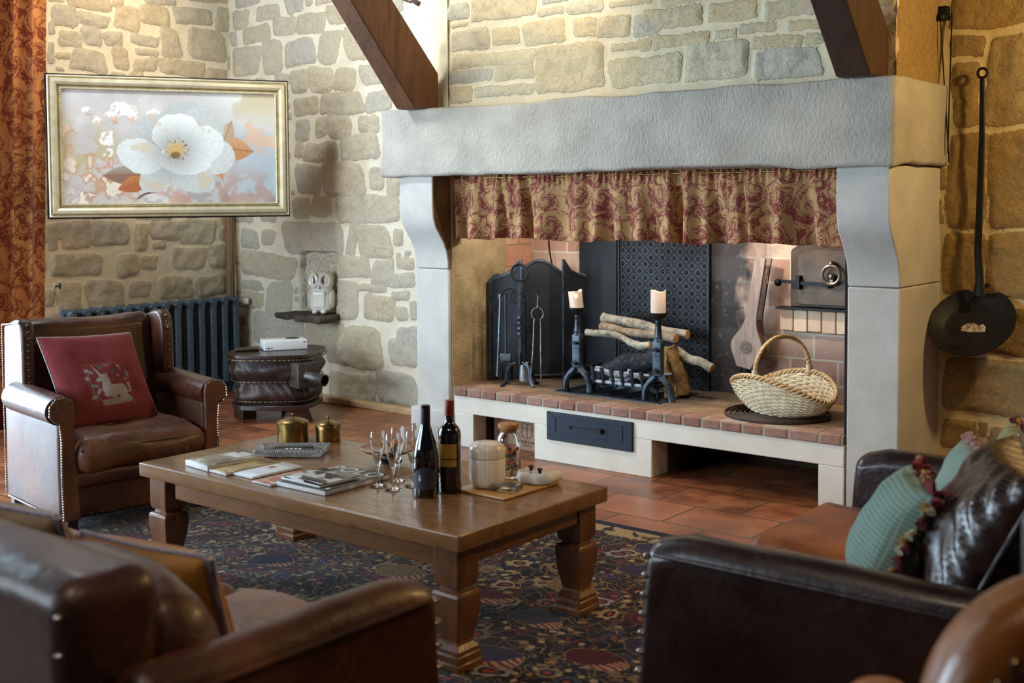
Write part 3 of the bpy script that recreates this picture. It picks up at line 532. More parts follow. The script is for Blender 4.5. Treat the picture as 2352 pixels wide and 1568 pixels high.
b=MB(); b.box((-4.485,4.972,1.43),(-2.13,4.978,1.535)); part(b,'light_block_strip',pm('light_block_strip','#8a6c46','#a98a5e',30,.9),VL,'added strip blocking light above the valance',world=True)  # strip added to stop lamp light leaking over the valance top
b=MB(); b.tube([(-4.49,4.955,1.488),(-2.13,4.955,1.488)],.006); part(b,'curtain_rod',BRASS,VL,'thin brass rod',world=True)
# ------------------------------------------------------------------ framed screen with a painted flower
TV=thing('framed_screen','large wall-mounted screen in a cream and gold frame showing a white flower painting','picture',(-6.243,4.383,1.27),math.radians(62.1))
W_,H_=1.442,.86
CREAM=pm('frame_cream','#c9be9c','#dbd2b4',20,.35,.08,.25); GOLD=pm('frame_gold_line','#8f7a45','#b39a5c',20,.35,.1,.7)
b=MB(); b.box((-W_/2,-.005,0),(W_/2,.055,H_)); part(b,'casing',BLACK,TV,'black outer casing',bevel=.004)
def frame_profile(b,w,h,z0,prof,m=0):
    # prof: list of (inset, y)
    for k in range(len(prof)-1):
        (i0,y0),(i1,y1)=prof[k],prof[k+1]
        c0=[(-w/2+i0,y0,z0+i0),(w/2-i0,y0,z0+i0),(w/2-i0,y0,z0+h-i0),(-w/2+i0,y0,z0+h-i0)]; c1=[(-w/2+i1,y1,z0+i1),(w/2-i1,y1,z0+i1),(w/2-i1,y1,z0+h-i1),(-w/2+i1,y1,z0+h-i1)]
        b.add(c0+c1,[(i,(i+1)%4,4+(i+1)%4,4+i) for i in range(4)],m)
b=MB(); frame_profile(b,W_-.02,H_-.02,.01,[(0,0),(0,-.022),(.006,-.026),(.013,-.022),(.016,-.028),(.024,-.036),(.04,-.040),(.052,-.034),(.058,-.024),(.080,-.016),(.082,0)])
part(b,'moulding',CREAM,TV,'cream painted frame moulding',ang=25)
b=MB(); frame_profile(b,W_-.045,H_-.045,.0225,[(0,-.0225),(.003,-.0295),(.006,-.0285)]); frame_profile(b,W_-.135,H_-.135,.0675,[(0,-.024),(.004,-.027),(.008,-.022)]); part(b,'gilt_line',GOLD,TV,'gilt lines of the frame',ang=25)
rope=MB(); iw,ih=W_-.172,H_-.172
def rope_run(p,q):
    L=(Vector(q)-Vector(p)).length; n=int(L/.0135); d=(Vector(q)-Vector(p))/n
    for k in range(n):
        c=Vector(p)+d*(k+.5); X=T(*c)@RY(math.atan2(-d.z,d.x))@RY(.6); rope.sphere((0,0,0),(.0105,.008,.0055),8,X=X)
z0=.086
for a,c in (((-iw/2,-.02,z0),(iw/2,-.02,z0)),((-iw/2,-.02,z0+ih),(iw/2,-.02,z0+ih)),((-iw/2,-.02,z0),(-iw/2,-.02,z0+ih)),((iw/2,-.02,z0),(iw/2,-.02,z0+ih))): rope_run(a,c)
part(rope,'rope_bead',CREAM,TV,'twisted rope bead edging',weld=False)
# painted canvas, per-vertex paint
NX,NZ=330,190; sw,sh=W_-.185,H_-.185; gx,gz=np.meshgrid(np.linspace(0,1,NX+1),np.linspace(0,1,NZ+1)); X_=gx.ravel(); Y_=gz.ravel()
P3=np.stack([X_*1.8,Y_,0*X_],1); A=1.8
n1=fbm(P3,4,2.6); n2=fbm(P3+9,4,6); n3=fbm(P3+31,5,14)
def mixc(c,f,col): f=np.clip(f,0,1)[:,None]; return c*(1-f)+lin(col)*f
C=np.tile(lin('#bdb7b2'),(len(X_),1)); C=mixc(C,ss(-.4,.8,n1)*.8,'#d7d2cf'); C=mixc(C,ss(.62,.95,X_)*ss(.1,.6,1-Y_)*.8,'#a9bcc8'); C=mixc(C,ss(.45,.9,X_)*ss(.55,1,Y_)*.8,'#d5dbdc')
C=mixc(C,ss(.05,.6,n2+.2)*ss(.55,.0,abs(Y_-.42))*ss(.5,.1,X_)*.9,'#b7a983'); C=mixc(C,ss(.25,.7,n1-n2*.4)*ss(.6,.95,Y_)*ss(.15,.5,X_)*.8,'#b9ad8a')
C=mixc(C,ss(.15,.5,n2)*ss(.42,.08,Y_)*.5,'#b5703c'); C=mixc(C,ss(-.05,.3,n3)*ss(.25,.0,Y_-.02)*.5,'#8e8288'); C=mixc(C,ss(.0,.15,.05-abs(X_-.115))*ss(.1,.5,n1+.4)*.7,'#8d8d95')
C=mixc(C,ss(.25,.33,n2+n3*.5-1.6*np.hypot((X_-.26)*1.4,(Y_-.66)))*.95,'#eceae4'); C=mixc(C,ss(.1,.2,n3+n2*.3-3*np.hypot((X_-.17),(Y_-.30)*.7)+.3)*.5,'#bf7b45'); C=mixc(C,ss(.45,.5,n3+n2*.4)*ss(.6,.2,Y_)*ss(.6,.1,X_),'#dcd6c8')
C=mixc(C,ss(.3,.36,n3*.4+.5-2.2*np.hypot((X_-.93),(Y_-.63)))*.8,'#d8b69a')
def ell(cx,cy,a,bb,an):
    dx=(X_-cx+.05)*A;dy=Y_-cy;c,s=math.cos(an),math.sin(an);return ((dx*c+dy*s)/a)**2+((-dx*s+dy*c)/bb)**2
def leaf(cx,cy,L,wd,an,col,col2):
    global C
    dx=(X_-cx+.04)*A;dy=Y_-cy;c,s=math.cos(an),math.sin(an);u=(dx*c+dy*s)/L;v=(-dx*s+dy*c)/wd
    f=ss(.06,-.06,abs(v)-np.clip(1-(abs(u)*1.0)**1.6,0,1))*ss(1.02,.98,abs(u)); C=mixc(C,f,col); C=mixc(C,f*ss(-.3,.9,v)*.6,col2); C=mixc(C,f*ss(.06,.0,abs(v)),'#8a5a3c'); C=mixc(C,f*ss(.25,.05,abs(np.sin(u*9+abs(v)*3)))*.3,'#8a5a3c')
leaf(.84,.49,.17,.11,-.12,'#c08a5c','#d6ad84'); leaf(.80,.62,.14,.07,1.2,'#b9a183','#cdbb9c'); leaf(.76,.34,.13,.09,-1.3,'#c99a72','#d9b795'); leaf(.31,.25,.17,.08,.05,'#8a6a58','#a9aaa0'); leaf(.36,.17,.15,.075,.35,'#a7623a','#c48757')
stem=ss(.013,.004,abs((Y_-.02)-(X_-.33)*1.15-.02*np.sin(X_*40)))*ss(.32,.34,X_)*ss(.47,.44,X_); C=mixc(C,stem,'#5a3a34')
for (cx,cy,a,bb,an,sh_) in ((.60,.77,.20,.15,.2,.80),(.70,.70,.19,.16,-.6,.84),(.46,.63,.19,.17,.5,.82),(.75,.42,.18,.17,.2,.9),(.65,.22,.19,.13,-.3,.86),(.48,.23,.17,.12,.5,.84),(.40,.42,.20,.15,-.5,.95),(.57,.64,.21,.17,.3,1.),(.70,.53,.18,.17,.5,.98),(.61,.37,.22,.12,-.1,1.)):
    e=ell(cx,cy,a,bb,an)+n3*.10; f=ss(1.03,.97,e); ang=np.arctan2(Y_-.47,(X_-.51)*A); rr_=np.hypot((X_-.51)*A,Y_-.47)
    vein=.5+.5*np.sin(ang*46+n3*5); base=np.clip(.60+.34*ss(0,.36,rr_)*sh_-.05*vein,0,1)
    pc=np.stack([base*.93*sh_,base*.95*sh_,base*.93*sh_],1)**1.6; edge=ss(.80,1.0,e)*.16; pc=pc*(1-edge[:,None])+edge[:,None]*lin('#e9efee'); rim=ss(1.0,.985,e)*ss(.94,.97,e)*.42; pc=pc*(1-rim[:,None])+rim[:,None]*lin('#8a9298')
    C=C*(1-f[:,None])+pc*f[:,None]; C=mixc(C,f*ss(.42,.5,n2*.6+n3*.4)*ss(.16,.24,rr_)*.55,'#cdb88c')
rr_=np.hypot((X_-.515)*A,(Y_-.48)*1.05); C=mixc(C,ss(.14,.05,rr_)*.55,'#c9b79a'); C=mixc(C,ss(.075,.05,rr_+n3*.02)*.9,'#c9a768'); C=mixc(C,ss(.055,.02,np.hypot((X_-.515)*A,(Y_-.43)*1.4)+n3*.012)*.8,'#6b4a3e')
dots=ss(.45,.6,vn(np.stack([X_*A*95,Y_*95,0*X_],1)))*ss(.135,.11,rr_)*ss(.05,.07,rr_); C=mixc(C,dots,'#6b4a3a')
cv=MB(); cv.v=[((a-.5)*sw,-.0075,.0925+c*sh) for a,c in zip(X_,Y_)]; cv.f=[(j*(NX+1)+i,j*(NX+1)+i+1,(j+1)*(NX+1)+i+1,(j+1)*(NX+1)+i) for j in range(NZ) for i in range(NX)]; cv.m=[0]*len(cv.f); cv.t=[0.]*len(cv.v)
o=part(cv,'screen',vcol_mat('screen_picture',.45,.24),TV,'lit screen showing a white flower with brown leaves',weld=False); set_col(o.data,C)
b=MB(); b.box((-.02,.06,.30),(.02,.50,.38),X=RZ(0)); b.box((-.18,.055,.2),(.18,.085,.5)); part(b,'wall_arm',BLACK,TV,'black swivel wall arm',weld=False)
# ------------------------------------------------------------------ radiator, conduit
RAD=thing('radiator','dark blue-grey cast-iron column radiator behind the leather wing chair','radiator',(-7.0,4.76,0))
RM=pm('radiator_iron','#3a4b58','#62798a',60,.5,.12,.35,.25,120)
sec=MB()
for xx in (-.045,0,.045): sec.rbox((xx-.021,-.026,.085),(xx+.021,.026,.655),.021,(6,6,6))
for zz,hh in ((.635,.045),(.07,.04)): sec.rbox((-.066,-.030,zz-.0),(.066,.030,zz+hh),.022,(8,6,5))
for xx in (-.052,0,.052): sec.sphere((xx,0,.668),(.022,.026,.016),10)
sec.tube([(0,-.046,.655),(0,.046,.655)],.020); sec.tube([(0,-.046,.10),(0,.046,.10)],.020)
sec.tube([(.069,0,.648),(.073,0,.648)],.017,12); sec.tube([(.0665,-.0,.30),(.069,0,.30)],.013,12)
proto=None
for k in range(14):
    y=-.65+.10*k*.985
    if proto is None: proto=part(sec,'radiator_section',RM,RAD,weld=False,ang=50); proto.location=(0,y,0)
    else: q=proto.copy(); COL.objects.link(q); q.parent=RAD; q.location=(0,y,0)
for y in (-.65,.63):
    f=MB(); f.lathe([(.02,0),(.026,.01),(.018,.05),(.022,.09)],14,X=T(.03,y,0)); f.lathe([(.02,0),(.026,.01),(.018,.05),(.022,.09)],14,X=T(-.03,y,0)); part(f,'foot',RM,RAD,weld=False)
VM=pm('valve_white','#d8d6ce','#e6e4dd',30,.4)
v=MB(); X=T(.03,.70,.645)@RX(-PI/2)@RY(0); v.lathe([(.010,-.03),(.012,0),(.022,.002),(.024,.01),(.024,.045),(.020,.052),(.0,.053)],20,X=X@RY(.9)); part(v,'thermostat_valve',VM,RAD,'white thermostatic valve head')
c=MB(); c.box((-7.11,5.43,.0),(-7.06,5.475,1.75)); c.box((-7.06,5.44,.0),(-7.052,5.452,1.75)); solo(c,'pipe_casing',wood('casing_oak','#6b5336','#8a6e48','#4a3a26',.6,(1,1,.1)),'slim wooden pipe casing running up the wall corner below the screen','pipe',bevel=.003,weld=False)
n_=MB(); n_.tube([(-7.13,4.10,.83),(-7.08,4.10,.83)],.006); n_.tube([(-7.08,4.10,.815),(-7.08,4.10,.85)],.007); solo(n_,'wall_hook',BLACK,'small black iron hook in the stone wall above the wing chair','hook',weld=False)
# ------------------------------------------------------------------ niche ledge, owl
st_=MB(); st_.rbox((-6.47,5.33,.555),(-5.99,5.68,.60),.02,(20,12,5),fn=lambda V:V+np.stack([fbm(V,3,9)*.014,fbm(V+4,3,9)*.02,fbm(V+8,3,14)*.010],1)); solo(st_,'stone_ledge',pm('dark_slate','#2b2620','#5b4f40',20,.9,bmp=.8,bs_=70),'dark rough stone slab forming the niche sill under the owl','ledge',ang=60)
OW=thing('owl_figurine','white glazed owl figurine standing in the wall niche','figurine',(-6.105,5.46,.606),math.radians(30))
CER=pm('white_ceramic','#d9d4c4','#e8e4d8',6,.28,.06,coat=.4)
def owlfn(V):
    V=V.copy(); z=V[:,2]; s=1+.10*np.exp(-((z-.20)/.045)**2)-.10*np.exp(-((z-.135)/.02)**2)+.06*np.exp(-((z-.07)/.05)**2)-.12*ss(.03,0,z); V[:,0]*=s; V[:,1]*=s
    ear=ss(.225,.26,z)*(np.abs(V[:,0])/.07)**2*.016; V[:,2]+=ear; return V
b=MB(); b.rbox((-.068,-.058,0),(.068,.058,.248),.04,(14,12,26),fn=owlfn); part(b,'body',CER,OW,ang=60)
for sx in (-1,1):
    X=T(sx*.037,-.056,.198)@RZ(sx*.45)@RX(PI/2); e=MB(); e.tube([(.030*math.cos(a),.036*math.sin(a),0) for a in np.linspace(0,2*PI,29)[:-1]],.010,8,closed=True,X=X); part(e,'eye_ring',CER,OW)
    e=MB(); e.sphere((0,0,0),(.021,.028,.006),16,X=X); part(e,'eye',pm('eye_hole_shade','#1d1712' if sx<0 else '#5a3218','#2f241a' if sx<0 else '#7c4a26',20,.6),OW,'eye disc coloured dark like a shaded hollow')  # dark disc paints the shade of an eye hole; nothing is cut
    e=MB(); e.sphere((0,0,0),(.016,.05,.060),16,X=T(sx*.070,0,.085)@RX(.2)); part(e,'wing',CER,OW)
    e=MB(); e.sphere((sx*.028,-.062,.012),(.018,.02,.012),12); part(e,'foot',CER,OW)
e=MB(); e.sphere((0,-.066,.172),(.010,.012,.028),12); part(e,'beak',CER,OW)
e=MB(); e.rbox((-.040,-.070,.035),(.040,-.05,.135),.02,(10,4,10)); part(e,'breast_panel',CER,OW)
OW.scale=(1.08,1.08,1.14)
# ------------------------------------------------------------------ bellows table
BT=thing('bellows_table','low table made from an old leather blacksmith bellows with an iron nozzle','table',(-5.86,4.88,0),math.radians(-9))
def tear(n=64,sx=1.,sy=1.):
    # back is round (x<0), narrows to the nozzle end (x>0)
    pts=[]
    for k in range(n):
        a=2*PI*k/n; x=math.cos(a); y=math.sin(a); r=1-.52*max(0,x)**1.3
        pts.append((.30*x*sx,.33*y*r*sy))
    return pts
WALN=wood('dark_walnut','#1d120c','#35221a','#0c0705',.35,(1,4,1),1,.3,.15)
t=MB(); t.prism(tear(),.405,.43); part(t,'table_top',WALN,BT,bevel=.004)
def ring(z,sx,sy,r,name,mat,n=64):
    q=MB(); P=[Vector((p[0],p[1],z)) for p in tear(n*6,sx,sy)]; q.tube(P,[r*(.35+.65*abs(math.cos(PI*i/6))) for i in range(len(P))],6,closed=True)
    part(q,name,mat,BT,'row of studs',weld=False)
BLT=leather('bellows_leather','#140a07','#2b150e','#4a2a1c',.5,.1,.4,2.)
def bel(u,v):
    a=2*PI*u; k=v*3.0; z=.10+.305*v; bul=1-.05*math.cos(k*2*PI/1.5)-.10*(1-v); wr=(.022*math.sin(a*9+3*math.sin(a*4)+v*4)+.022*math.sin(a*17+5*math.sin(a*3+v*6)))*math.sin(v*PI)**.7
    x=math.cos(a);y=math.sin(a);r=1-.52*max(0,x)**1.3; s=(bul*.96+wr)
    return (.29*x*s,.325*y*r*s,z)
t=MB(); t.grid(bel,110,36,cu=True); part(t,'leather_folds',BLT,BT,'dark creased leather folds',ang=180)
ring(.398,1.01,1.01,.006,'stud_trim',BRASSN); ring(.262,.93,.93,.005,'stud_trim',BRASSN); ring(.14,.90,.90,.005,'stud_trim',BRASSN)
t=MB(); t.prism(tear(64,.94,.92),.085,.115); part(t,'bottom_board',WALN,BT,bevel=.004)
t=MB(); t.rbox((.15,-.075,.225),(.335,.075,.385),.012,(5,5,5)); part(t,'nozzle_block',pm('block_wood','#2a211d','#463a35',16,.45,.1,.1,.2),BT,'dark nozzle block')
t=MB(); X=T(.33,0,.30)@RZ(.25)@RY(PI/2+.12); t.lathe([(.040,-.03),(.040,.0),(.036,.02),(.036,.13),(.038,.135),(.031,.136),(.030,.05),(.0,.049)],24,X=X); part(t,'nozzle_pipe',pm('pipe_iron','#3d3a3a','#5c5856',20,.4,.1,.8),BT,'iron air pipe')
t=MB(); t.prism([(-.10,0),(.10,0),(.045,.13),(.038,.20),(.07,.245),(-.07,.245),(-.038,.20),(-.045,.13)],-.025,.025,X=T(.20,0,0)@RZ(PI/2)@RX(PI/2)@T(0,0,0)); part(t,'pedestal_leg',wood('pedestal_oak','#3a2418','#54362a','#20130d',.5),BT,'flared wooden pedestal under the nozzle',bevel=.004)
for yy in (-.17,.17): 
    t=MB(); t.box((-.20,yy-.05,0),(-.09,yy+.05,.09)); part(t,'leg',WALN,BT,bevel=.004)
# console and tray on it
WHP=pm('white_plastic','#d6d9da','#e2e4e4',10,.35,.05); BLP=pm('black_plastic','#0b0b0c','#17171a',30,.4)
GC=thing('game_console','flat white games console lying on the bellows table','console',(-5.885,4.935,.431),math.atan2(.87,.49))
b=MB(); b.rbox((-.137,-.07,0),(.137,.08,.062),.006,(6,6,4)); part(b,'casing',WHP,GC)
b=MB(); b.lathe([(.0,.0618),(.045,.0618),(.045,.0632),(0,.0633)],28,X=T(.06,.03,0)); part(b,'vent',BLP,GC,'round black vent'); 
b=MB(); b.box((-.118,-.0712,.012),(-.100,-.0695,.019)); b.box((-.092,-.0712,.012),(-.086,-.0695,.019)); part(b,'port',BLP,GC,'small black front ports',weld=False)
b=MB(); b.lathe([(0,0),(.0065,0),(.0065,.001),(0,.001)],18,X=T(.118,-.0698,.046)@RX(PI/2)); lg=part(b,'emblem',BLP,GC,'small round emblem')
b=MB(); b.tube([(.1135,-.0712,.050),(.118,-.0712,.0465),(.1225,-.0712,.050)],.0009,6); b.tube([(.1145,-.0712,.0415),(.118,-.0712,.0465),(.1215,-.0712,.0415)],.0009,6); part(b,'emblem_cross',WHP,GC,weld=False)
b=MB(); b.lathe([(0,0),(.033,0),(.033,.010),(0,.012)],24); solo(b,'puck',BLP,'small round black puck behind the left end of the games console','puck',loc=(-6.03,4.96,.431))
tr=MB(); tr.rbox((-.075,-.045,0),(.075,.045,.020),.01,(6,6,3)); solo(tr,'dark_case',WALN,'dark flat case beside the games console on the bellows table','case',loc=(-6.0,4.735,.431),rot=(0,0,.9))
# ------------------------------------------------------------------ rug
def rug_mat():
    m,nt,b=mk('persian_rug'); v0=coord(nt); w1=nd(nt,'TexNoise',{'Vector':v0,'Scale':5.,'Detail':2.}).outputs['Color']
    off=nd(nt,'VectorMath',{0:nd(nt,'VectorMath',{0:w1,1:(.5,.5,.5)},operation='SUBTRACT').outputs[0],3:.10},operation='SCALE').outputs[0]
    v=nd(nt,'VectorMath',{0:v0,1:off},operation='ADD').outputs[0]; navy=hx('#0f101e'); 
    c=mix(nt,mr(nt,noise(nt,v0,2.2,2),.40,.6),navy,hx('#2c1420'))
    def vor(sc,vec,rnd=.9): return nd(nt,'TexVoronoi',{'Vector':vec,'Scale':sc,'Randomness':rnd},voronoi_dimensions='2D')
    # vines
    for sc,wd,col in ((6,.010,'#8f7850'),(11,.016,'#86704c'),(15,.016,'#a08a66')):
        n=math_(nt,'ABSOLUTE',math_(nt,'SUBTRACT',noise(nt,v,sc,1,.4,.8),.5)); c=mix(nt,mr(nt,n,wd*.6,wd,.9,0),c,hx(col))
    # small leaves and buds
    vo=vor(26,v); cs=nd(nt,'SeparateXYZ',{0:vo.outputs['Color']}); f=math_(nt,'MULTIPLY',mr(nt,vo.outputs['Distance'],.26,.33,1,0),mr(nt,cs.outputs[0],.58,.6))
    r=nd(nt,'ValToRGB',{0:cs.outputs[1]}); e=r.color_ramp.elements; r.color_ramp.interpolation='CONSTANT'; e[0].color=hx('#bfa880'); e[1].position=.35; e[1].color=hx('#7a2430')
    for p,k in ((.55,'#9c8a68'),(.7,'#3d4a5e'),(.82,'#b98a4a'),(.92,'#8c3a34')): q=e.new(p); q.color=hx(k)
    c=mix(nt,f,c,r.outputs[0])
    # rosettes
    vo=vor(8.5,v); cs=nd(nt,'SeparateXYZ',{0:vo.outputs['Color']}); d=vo.outputs['Distance']; rel=nd(nt,'VectorMath',{0:v,1:vo.outputs['Position']},operation='SUBTRACT').outputs[0]; rs=nd(nt,'SeparateXYZ',{0:rel}); an=math_(nt,'ARCTAN2',rs.outputs[1],rs.outputs[0])
    pet=math_(nt,'ADD',d,math_(nt,'MULTIPLY',math_(nt,'SINE',math_(nt,'MULTIPLY',an,7.)),.045)); pet=math_(nt,'ADD',pet,math_(nt,'MULTIPLY',math_(nt,'SUBTRACT',noise(nt,v0,30,2),.5),.22)); on=mr(nt,cs.outputs[0],.52,.54)
    r=nd(nt,'ValToRGB',{0:cs.outputs[1]}); e=r.color_ramp.elements; r.color_ramp.interpolation='CONSTANT'; e[0].color=hx('#b5a27c'); e[1].position=.28; e[1].color=hx('#6e2430')
    for p,k in ((.52,'#474c66'),(.72,'#8c7650'),(.88,'#a39d94')): q=e.new(p); q.color=hx(k)
    c=mix(nt,math_(nt,'MULTIPLY',mr(nt,pet,.32,.36,1,0),on),c,r.outputs[0]); c=mix(nt,math_(nt,'MULTIPLY',mr(nt,d,.19,.22,1,0),on),c,hx('#1c2140')); c=mix(nt,math_(nt,'MULTIPLY',mr(nt,d,.09,.11,1,0),on),c,hx('#a34a3a'))
    # large palmettes
    st2=nd(nt,'Mapping',{0:v,3:(1,1.5,1),2:(0,0,.5)}).outputs[0]; vo=vor(3.3,st2,.85); cs=nd(nt,'SeparateXYZ',{0:vo.outputs['Color']}); d=math_(nt,'ADD',vo.outputs['Distance'],math_(nt,'MULTIPLY',math_(nt,'SUBTRACT',noise(nt,v0,16,2),.5),.10)); on=mr(nt,cs.outputs[2],.2,.22)
    on=mr(nt,cs.outputs[2],.52,.53); r=nd(nt,'ValToRGB',{0:cs.outputs[1]}); e=r.color_ramp.elements; r.color_ramp.interpolation='CONSTANT'; e[0].color=hx('#3b3350'); e[1].position=.3; e[1].color=hx('#5e2028')
    for p,k in ((.5,'#43474c'),(.65,'#5a2f40'),(.82,'#8d7548')): q=e.new(p); q.color=hx(k)
    ns=noise(nt,v0,70,3); inner=mix(nt,mr(nt,ns,.45,.6,0,.5),r.outputs[0],hx('#1d1c30'))
    rel=nd(nt,'VectorMath',{0:st2,1:vo.outputs['Position']},operation='SUBTRACT').outputs[0]; rs=nd(nt,'SeparateXYZ',{0:rel}); str_=mr(nt,math_(nt,'SINE',math_(nt,'MULTIPLY',rs.outputs[1],230.)),-.1,.2)
    cap=mr(nt,math_(nt,'ADD',rs.outputs[0],math_(nt,'MULTIPLY',noise(nt,v0,9,1),.05)),.07,.075); inner=mix(nt,math_(nt,'MULTIPLY',cap,.95),inner,mix(nt,str_,hx('#8c2e38'),hx('#c0a884')))
    band=math_(nt,'MULTIPLY',mr(nt,rs.outputs[0],-.10,-.098,1,0),mr(nt,math_(nt,'SINE',math_(nt,'MULTIPLY',rs.outputs[1],120.)),.1,.4)); inner=mix(nt,band,inner,hx('#c7b48c'))
    c=mix(nt,math_(nt,'MULTIPLY',mr(nt,d,.345,.35,1,0),on),c,hx('#8f7a58')); c=mix(nt,math_(nt,'MULTIPLY',mr(nt,d,.325,.335,1,0),on),c,inner)
    # red medallion band and centre
    sp=nd(nt,'SeparateXYZ',{0:v}); mx=math_(nt,'ABSOLUTE',math_(nt,'SUBTRACT',sp.outputs[0],-.02)); my=math_(nt,'ABSOLUTE',math_(nt,'ADD',sp.outputs[1],.55)); q=nd(nt,'VectorMath',{0:nd(nt,'CombineXYZ',{0:math_(nt,'MULTIPLY',mx,.9),1:math_(nt,'MULTIPLY',my,1.25)}).outputs[0]},operation='LENGTH').outputs['Value']
    ringf=math_(nt,'MULTIPLY',mr(nt,q,.40,.405),mr(nt,q,.52,.525,1,0)); zz=mr(nt,noise(nt,v,14,2),.5,.53); c=mix(nt,math_(nt,'MULTIPLY',ringf,math_(nt,'SUBTRACT',1.,math_(nt,'MULTIPLY',zz,.8))),c,hx('#7d2023'))
    r2_=math_(nt,'MULTIPLY',mr(nt,q,.30,.305),mr(nt,q,.36,.365,1,0)); c=mix(nt,math_(nt,'MULTIPLY',r2_,mr(nt,noise(nt,v,22,2),.42,.46)),c,hx('#a89468'))
    # border
    ex=math_(nt,'SUBTRACT',1.40,math_(nt,'ABSOLUTE',sp.outputs[1])); ey=math_(nt,'SUBTRACT',1.80,math_(nt,'ABSOLUTE',sp.outputs[0])); s0=nd(nt,'SeparateXYZ',{0:v0}); ex=math_(nt,'SUBTRACT',1.40,math_(nt,'ABSOLUTE',s0.outputs[1])); ey=math_(nt,'SUBTRACT',1.80,math_(nt,'ABSOLUTE',s0.outputs[0])); ed=math_(nt,'MINIMUM',ex,ey)
    c=mix(nt,mr(nt,ed,.045,.05,1,0),c,hx('#10142a')); 
    bf=math_(nt,'MULTIPLY',mr(nt,ed,.05,.055),mr(nt,ed,.15,.155,1,0)); c=mix(nt,math_(nt,'MULTIPLY',bf,mr(nt,noise(nt,v,17,2),.44,.48)),c,hx('#b39b72'))
    st(nt,b.inputs['Base Color'],mix(nt,1.,c,(.68,.68,.70,1),'MULTIPLY')); b.inputs['Roughness'].default_value=.95; b.inputs['Specular IOR Level'].default_value=.1; b.inputs['Sheen Weight'].default_value=.1
    bump(nt,b,noise(nt,v0,300,2),.3,.003); return m
RG=thing('persian_rug','dark blue and red Persian rug under the coffee table','rug',(-3.08,2.70,0))
b=MB(); b.rbox((-1.80,-1.40,.0),(1.80,1.40,.011),.005,(30,30,2)); part(b,'pile',rug_mat(),RG)
b=MB()
def fr(u,v): y=-1.38+2.76*u; return (-1.80-.085*v+.012*v*math.sin(y*160),y+.01*v*math.sin(y*97),.007-.004*v+.003*math.sin(y*230))
b.grid(fr,500,4); o=part(b,'fringe',pm('rug_fringe','#8f8a80','#d8d4c8',40,.9,stretch=(.3,8,1)),RG,'white knotted fringe',ang=180); solidify(o,.003)
# ------------------------------------------------------------------ coffee table
CTB=thing('coffee_table','long low oak coffee table with square carved legs on the Persian rug','table',(-2.99,2.84,.0105))
OAK=wood('table_oak','#6a4426','#8d5f38','#3f2614',.30,(.35,2.2,2.2),1,.35,.12); OAKT=wood('table_top_oak','#6d4a2c','#8f6a45','#432c1a',.24,(.35,2.2,2.2),.9,.35,.03)
def wob(V): V=V.copy(); V[:,2]+=fbm(V,2,3)*.0004; V[:,1]+=fbm(V+5,3,5)*.003; V[:,0]+=fbm(V+8,3,5)*.003; return V
b=MB(); b.rbox((-3.767,2.472,.372),(-2.21,3.214,.422),.005,(50,30,5),fn=wob); part(b,'table_top',OAKT,CTB,world=True)
for nm,a,c in (('front_apron',(-3.60,2.509,.305),(-2.30,2.535,.374)),('back_apron',(-3.60,3.155,.305),(-2.30,3.185,.374)),('side_apron',(-2.268,2.57,.315),(-2.246,3.11,.374)),('side_apron',(-3.74,2.57,.315),(-3.71,3.11,.374))):
    b=MB(); b.box(a,c); part(b,nm,OAK,CTB,bevel=.003,world=True)
LEGW=wood('table_leg_oak','#5d3a20','#7d5230','#351f10',.36,(2.2,2.2,.35),1,.2,.12)
prof=[(.046,.374),(.046,.268),(.043,.256),(.034,.247),(.034,.243),(.047,.238),(.051,.228),(.051,.205),(.047,.16),(.038,.115),(.034,.092),(.036,.084),(.047,.070),(.047,.058),(.051,.055),(.051,.034),(.054,.031),(.054,.0115)]
for lx in (-3.72+.046-.02,-2.24-.046):
    for ly in (2.50+.046,3.186-.046):
        b=MB(); v=[];f=[]
        for (h,z) in prof: v+=[(-h,-h,z),(h,-h,z),(h,h,z),(-h,h,z)]
        for j in range(len(prof)-1):
            for i in range(4): f.append((j*4+i,(j+1)*4+i,(j+1)*4+(i+1)%4,j*4+(i+1)%4))
        f+=[(0,1,2,3),tuple(len(v)-4+i for i in (3,2,1,0))]; b.add(v,f,X=T(lx,ly,0)); part(b,'leg',LEGW,CTB,bevel=.003,world=True,ang=20)
# ------------------------------------------------------------------ soft helpers
def wrinkle(a,s,seed=0.,ax=None):
    def f(V):
        V=V.copy(); P=V*s+seed
        if ax is not None: P[:,ax]*=.25
        n=fbm(P,4,1.0); V[:,2]+=n*a; V[:,1]+=fbm(P+31,3,1.0)*a*.5; V[:,0]+=fbm(P+57,3,1.0)*a*.5; return V
    return f
def puff(a,b,r,n,ph,wa,ws,seed,ax=None):
    # rounded cushion with a crowned top
    m=MB(); a=np.array(a,float);c=np.array(b,float)
    def f(V):
        V=V.copy(); t=(V-a)/(c-a); cr=np.clip(4*t[:,0]*(1-t[:,0]),0,1)**.6*np.clip(4*t[:,1]*(1-t[:,1]),0,1)**.6; V[:,2]+=ph*cr*(t[:,2]-.3); return wrinkle(wa,ws,seed,ax)(V)
    m.rbox(a,c,r,n,fn=f); return m
NAILM={}
def nails(pts,parent,r=.008,mat=None,name='nail_head'):
    mat=mat or BRASSN; key=(r,mat.name)
    if key not in NAILM:
        b=MB(); b.sphere((0,0,0),(r,r,r*.75),10); NAILM[key]=b.mesh(name,mat)
    for p in pts:
        o=bpy.data.objects.new(name,NAILM[key]); COL.objects.link(o); o.parent=parent; o.location=p
